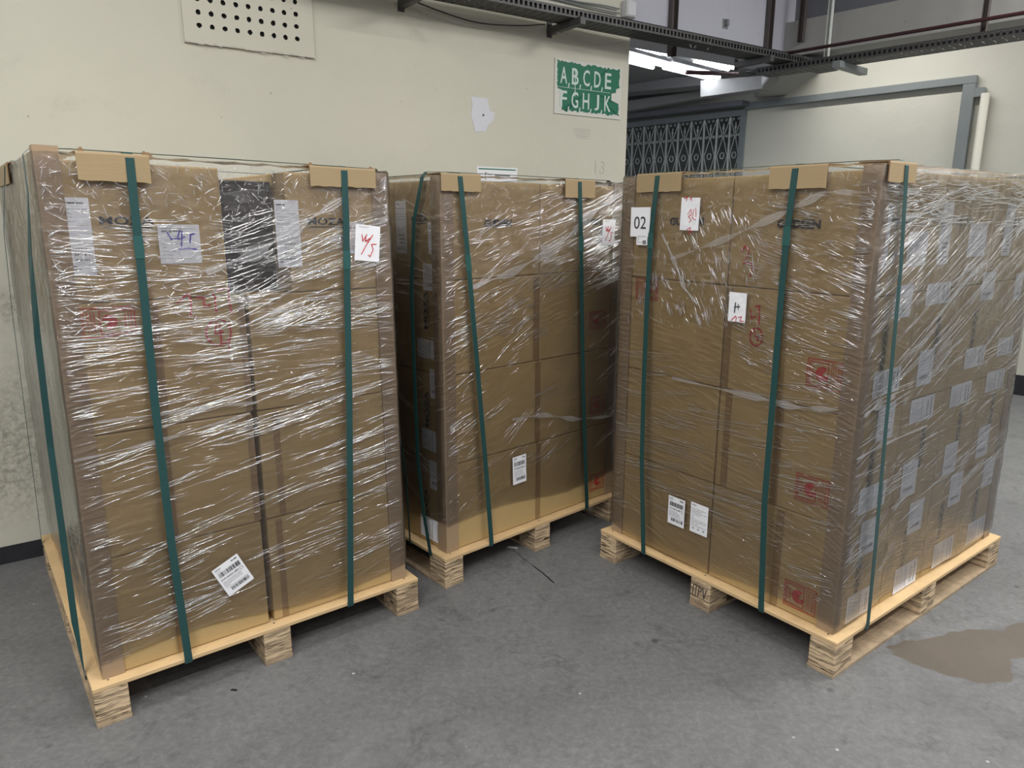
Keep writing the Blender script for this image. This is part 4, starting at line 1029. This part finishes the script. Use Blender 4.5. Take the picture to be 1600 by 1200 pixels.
for k, (o, r, m_, lb) in enumerate(((.13, .012, 'cable', 'thick black cable lying in the wall tray, nearest the wall'), (.165, .014, 'cable', 'thickest black cable lying in the middle of the wall tray'), (.20, .010, 'steel', 'grey cable lying in the wall tray'), (.235, .012, 'cable', 'black cable lying in the wall tray, outermost'))):
    cable('power_cable', [WL(sT0+(sT1-sT0)*i/7, o+.008*math.sin(i*1.7+k), TZ+.040+r+.006*math.sin(i+k)) for i in range(8)], r, lb, m_)
tr2 = tray(BM, -.05, 6.0, .10, .30, 2.685, 'perforated steel cable tray along the beam before the far wall')
for t in (.62, 2.3, 4):
    b = MB(); b.box(BM, t-.03, t+.03, -.1, .36, 2.64, 2.685); b.build('bracket', 'steel', tr2, .002, 1)
for k, (o, r, lb) in enumerate(((.14, .014, 'black cable in the far tray, next to the beam'), (.20, .012, 'black cable in the middle of the far tray'))):
    cable('power_cable', [BM(-.2+6.1*i/7, o, 2.72+r+.006*math.sin(i*2+k)) for i in range(8)], r, lb)
b = MB(); b.tube([BM(.15, .33, 2.80), BM(2, .33, 2.80), BM(6.2, .33, 2.80)], .012, 10); o = b.build('red_conduit', 'redpipe', smooth=True); tag(o, 'dark red conduit running beside the far cable tray', 'pipe')
b = MB(); b.tube([WL(sc-.55, -.52, 2.75), WL(sc-.05, -.40, 2.77)], .018, 10); o = b.build('red_conduit', 'redpipe', smooth=True); tag(o, 'short dark red pipe behind the hanging trunking', 'pipe')

# steel channel hangers
def channel(fn, t, o, z0, z1, w, label, m_='post'):
    b = MB(); b.box(fn, t-w/2, t+w/2, o, o+.004, z0, z1); b.box(fn, t-w/2, t-w/2+.004, o, o+.035, z0, z1); b.box(fn, t+w/2-.004, t+w/2, o, o+.035, z0, z1)
    x = b.build('steel_channel', m_); tag(x, label, 'steel post', 'steel hangers')
channel(WL, on_wl(1048, 40)[0], .005, 2.70, 4.2, .06, 'brown steel channel on the bluish wall, nearest the junction box')
channel(WL, on_wl(1197, 60)[0], .005, 2.78, 4.2, .06, 'brown steel channel at the inner corner where the trays meet')
def bx(px, o, y=60):
    X = hit(px, y, BC+N2*o, N2)-BC; return -X.dot(D2)
channel(BM, bx(1253, .02), .02, 2.93, 4.2, .045, 'dark steel hanger just right of the inner corner')
channel(BM, bx(1296, .20), .20, 2.75, 4.2, .03, 'pale steel hanger holding the far tray', 'bars')
channel(BM, bx(1490, -.08, 15), -.10, 3.10, 4.2, .03, 'short dark hanger above the beam strip')
channel(BM, bx(1542, .20, 20), .20, 2.75, 4.2, .035, 'brown steel hanger near the right edge of picture')
# fixing plate and stray white wires on the bluish wall
s, z = on_wl(1133, 38); b = MB(); b.box(WL, s-.03, s+.03, 0, .004, z-.03, z+.035); b.box(WL, s-.012, s+.012, .004, .03, z-.01, z+.03); o = b.build('wall_bracket', 'steel'); tag(o, 'small square metal bracket on the bluish upper wall', 'bracket')
for k, (pp, lb) in enumerate((([(1080, 74), (1077, 66), (1075, 57)], 'stub of white wire sticking up from the tray, leftmost'), ([(1085, 75), (1092, 64), (1100, 59)], 'white wire curving right up from the tray'), ([(1105, 78), (1108, 70), (1109, 63)], 'stub of white wire sticking up from the tray, rightmost'))):
    cable('loose_wire', [wpt(x, y, .2) for x, y in pp], .005, lb, 'plastic')

# passage lights and trunking
def fixture(pa, pb, z, label, w=.16, tubes=(-.04, .04)):
    A, B = hitz(*pa, z), hitz(*pb, z); d = (B-A); L = d.length; d.normalize(); n = Vector((-d.y, d.x, 0))
    f = lambda a, b_, zz: A+d*a+n*b_+Vector((0, 0, zz))
    b = MB(); b.hexa([f(0, -w/2, .045), f(L, -w/2, .045), f(L, w/2, .045), f(0, w/2, .045), f(0, -w*.3, .09), f(L, -w*.3, .09), f(L, w*.3, .09), f(0, w*.3, .09)])
    o = b.build('ceiling_or_added_light', 'plastic', None, .003, 1); tag(o, label, 'lamp', 'fluorescent lamps in the passage')
    for k in tubes:
        t = MB(); t.tube([f(.03, k, .02), f(L-.03, k, .02)], .019, 10); t.build('real_or_added_tube', 'tube', o, smooth=True)
    l = bpy.data.lights.new('passage_light', 'AREA'); l.shape = 'RECTANGLE'; l.size = L; l.size_y = .12; l.energy = 1.8; l.color = (.93, .97, 1)
    q = bpy.data.objects.new('passage_light', l); q.location = f(L/2, 0, -.01); q.rotation_euler = (0, 0, math.atan2(d.y, d.x)); COL.objects.link(q)
fixture((1040, 107), (1120, 126), 2.84, 'bright fluorescent lamp ending at the hanging trunking')
fixture((930, 82), (1032, 108), 2.84, 'bright fluorescent lamp half hidden behind the end of the cream wall', .2, (-.06, .06))
fixture((1088, 98), (1146, 111), 2.98, 'added lamp for a lit ceiling panel higher up behind the cable tray')  # glowing lamp added in place of a lit, reflecting ceiling panel
fixture((985, 76), (1040, 90), 2.98, 'added lamp for a lit panel at the passage ceiling beside the steel channel')  # another added lamp, giving the brightness of a lit white ceiling
def pxbox(quad, o, th_, name, m_, label, cat, wall=WB):
    """prism whose front outline is measured on a plane standing o in front of the far wall"""
    P = [hit(x, y, Q2+N2*o, N2) for x, y in quad]; b = MB(); n = len(P); back = [q-N2*th_ for q in P]
    b.add(P+back, [tuple(range(n)), tuple(range(2*n-1, n-1, -1))]+[(i, (i+1) % n, n+(i+1) % n, n+i) for i in range(n)])
    ob = b.build(name, m_, None, .004, 1); return tag(ob, label, cat) if label else struct(ob)
pxbox([(1094, 126), (1190, 118), (1206, 118), (1190, 139), (1094, 152)], 1.55, .16, 'trunking_box', 'conc', 'pale metal trunking box hanging beyond the cable tray', 'trunking')
pxbox([(1190, 116), (1222, 111), (1221, 117), (1200, 121), (1190, 134)], 1.62, .03, 'torn_panel', 'plastic', 'torn white panel piece at the end of the hanging trunking', 'panel')
pxbox([(940, 124), (1110, 118), (1110, 132), (940, 148)], .9, .3, 'trim_2', 'conc', None, None)
pxbox([(940, 164), (1100, 140), (1100, 152), (940, 180)], .35, .12, 'trim_3', 'strip', None, None)
pxbox([(940, 182), (1160, 156), (1160, 164), (940, 190)], .2, .15, 'trim_4', 'darkgrey', None, None)
# slanting beam from the inner corner to the far wall
a = hit(1262, 106, BC+N2*-.1, N2); bq = WB(on_wb(1205, 152)[0], .05, on_wb(1205, 152)[1]); dn = (bq-a).normalized(); sdv = Vector((-dn.y, dn.x, 0)).normalized()
b = MB(); b.hexa([a-sdv*.16, a+sdv*.16, a+sdv*.12+Vector((0, 0, .22)), a-sdv*.12+Vector((0, 0, .22)), bq-sdv*.16, bq+sdv*.16, bq+sdv*.12+Vector((0, 0, .22)), bq-sdv*.12+Vector((0, 0, .22))]); struct(b.build('trim_5', 'strip', None, .005, 1))

# gate with scrolled bars
zt2 = 2.768; zgt = 2.70
gate = empty('lattice_gate', WB((tg0+tg1)/2, -.03, 0)); tag(gate, 'grey metal gate with scrolled diamond bars in the far wall', 'gate')
b = MB(); b.box(WB, tg0, tg1, -.06, .02, zgt, zt2); b.box(WB, tg0, tg0+.075, -.06, .02, 0, zgt); b.box(WB, tg0, tg1, -.06, .02, 0, .08); b.build('gate_frame', 'steel', gate, .004, 1)
bars = [on_wb(x, 230)[0] for x in (1137, 1117, 1097, 1077, 1057, 1039, 1021, 1004, 986)]
stp = (bars[-1]-bars[0])/8; k = 1
tl = [tg0+.075]+bars
while tl[-1]+stp < tg1-.05: tl.append(tl[-1]+stp)
for t in tl[1:]:
    b = MB(); b.box(WB, t-.009, t+.009, -.035, -.015, .08, zgt); b.build('upright_bar', 'bars', gate)
def strip_curve(b, pts, w=.0065, o0=-.03, o1=-.02):
    for (p0, p1) in zip(pts, pts[1:]):
        dx_, dz_ = p1[0]-p0[0], p1[1]-p0[1]; L = math.hypot(dx_, dz_) or 1; nx, nz = -dz_/L*w/2, dx_/L*w/2
        b.hexa([WB(p0[0]+nx, o0, p0[1]+nz), WB(p1[0]+nx, o0, p1[1]+nz), WB(p1[0]-nx, o0, p1[1]-nz), WB(p0[0]-nx, o0, p0[1]-nz), WB(p0[0]+nx, o1, p0[1]+nz), WB(p1[0]+nx, o1, p1[1]+nz), WB(p1[0]-nx, o1, p1[1]-nz), WB(p0[0]-nx, o1, p0[1]-nz)])
for t0, t1 in zip(tl, tl[1:]):
    c = (t0+t1)/2; hw = (t1-t0)/2-.008; b = MB()
    for base in (2.02, 1.34):
        mz = base+.26; kz = base+.46
        strip_curve(b, [(c-.006, base+.03), (c-hw*.9, mz), (c-.006, kz)]); strip_curve(b, [(c+.006, base+.03), (c+hw*.9, mz), (c+.006, kz)])
        strip_curve(b, [(c-.004, kz), (c-hw, base+.67)]); strip_curve(b, [(c+.004, kz), (c+hw, base+.67)])
        strip_curve(b, [(c+.028*math.cos(a_), mz+.034*math.sin(a_)) for a_ in [i*math.pi/6 for i in range(13)]], .008)
        strip_curve(b, [(c, base+.50), (c, base+.62)], .010); strip_curve(b, [(c-.010, base+.57), (c, base+.60), (c+.010, base+.57), (c, base+.54), (c-.010, base+.57)], .007)
        for sg in (-1, 1):
            strip_curve(b, [(c+sg*(.004+.045*q), kz+.02*math.sin(q*3)) for q in (0, .3, .6, .9)]+[(c+sg*(.046+.016*math.cos(a_)), kz+.016+.016*math.sin(a_)) for a_ in (-1, 0, 1, 2, 3)], .007)
            strip_curve(b, [(c+sg*.01, base+.05), (c+sg*.03, base+.0), (c+sg*.05, base+.03), (c+sg*.04, base+.05)], .007)
            strip_curve(b, [(c+sg*(.035+.014*math.cos(a_)), base+.655+.012*math.sin(a_)) for a_ in (0, 1, 2, 3, 4, 5)], .006)
    b.build('scrollwork', 'bars', gate)
# grey frame bolted round the cream panel of the far wall
fr = empty('steel_surround', WB(1.7, .03, 0)); tag(fr, 'grey steel frame round the blank cream panel of the far wall', 'frame')
tR = on_wb(1526, 121, .05)[0]
b = MB(); b.box(WB, tR, tg0, .0, .06, 2.755, 2.825); b.build('top_rail', 'steel', fr, .004, 1)
b = MB(); b.box(WB, tR, tR+.10, .0, .06, .185, 2.755); b.build('upright', 'steel', fr, .004, 1)
s, z = on_wb(1532, 144, .05); b = MB(); b.box(WB, s-.03, s+.05, .0, .06, z-.04, z+.04); b.build('hinge_bracket', 'steel', fr, .003, 1)
b = MB(); b.tube([WB(tR-.09, .05, .19), WB(tR-.09, .05, 2.66)], .035, 12); o = b.build('wall_pipe', 'wallb', smooth=True); tag(o, 'cream painted pipe beside the grey steel frame', 'pipe')
s, z = 0, 0
# round spot lamp at the top edge
c = hitz(1364, -4, 3.35); b = MB(); b.tube([c+Vector((0, 0, .10)), c+Vector((0, 0, .02))], .045, 14); b.tube([c+Vector((0, 0, .98)), c+Vector((0, 0, .1))], .006, 6)
o = b.build('ceiling_spot', 'plastic', smooth=False); tag(o, 'small white round lamp at the top edge above the beam', 'lamp')
b = MB(); b.tube([c+Vector((0, 0, .02)), c], .040, 14); b.build('bulb', 'tube', o)
# thin dark bit of plastic and debris on the floor
def debris(px, py, pts, label, m_='cable', t=.003):
    g = hitz(px, py, 0); b = MB(); P = [g+Vector((x, y, .0008)) for x, y in pts]; n = len(P); b.add(P+[q+Vector((0, 0, t)) for q in P], [tuple(range(n)), tuple(range(2*n-1, n-1, -1))]+[(i, (i+1) % n, n+(i+1) % n, n+i) for i in range(n)])
    o = b.build('litter', m_); tag(o, label, 'litter', 'bits of litter on the floor')
debris(792, 856, [(0, 0), (.05, -.012), (.055, .0), (.01, .014)], 'pale strip of litter beside the middle pallet block', 'plastic')
debris(360, 1079, [(0, 0), (.02, -.004), (.024, .002), (.006, .005)], 'small dark chip on the floor before the left pallet')
debris(1390, 1112+0, [(0, 0), (.008, 0), (.008, .008), (0, .008)], 'tiny dark chip on the floor beyond the spill') if False else None
b = MB(); p0, p1 = hitz(800, 858, 0), hitz(866, 911, 0); d = (p1-p0).normalized(); n_ = Vector((-d.y, d.x, 0)); prev = None; k = 14
pts = [p0+(p1-p0)*(i/k)+n_*random.uniform(-.004, .004) for i in range(k+1)]
for i in range(k):
    w0, w1 = (.0015 if i < 8 else .004), (.0015 if i < 7 else .004); b.poly([pts[i]+n_*w0+Vector((0, 0, .001)), pts[i+1]+n_*w1+Vector((0, 0, .001)), pts[i+1]-n_*w1+Vector((0, 0, .001)), pts[i]-n_*w0+Vector((0, 0, .001))])
o = b.build('floor_scratch', 'skirt', normals=False); o['kind'] = 'structure'
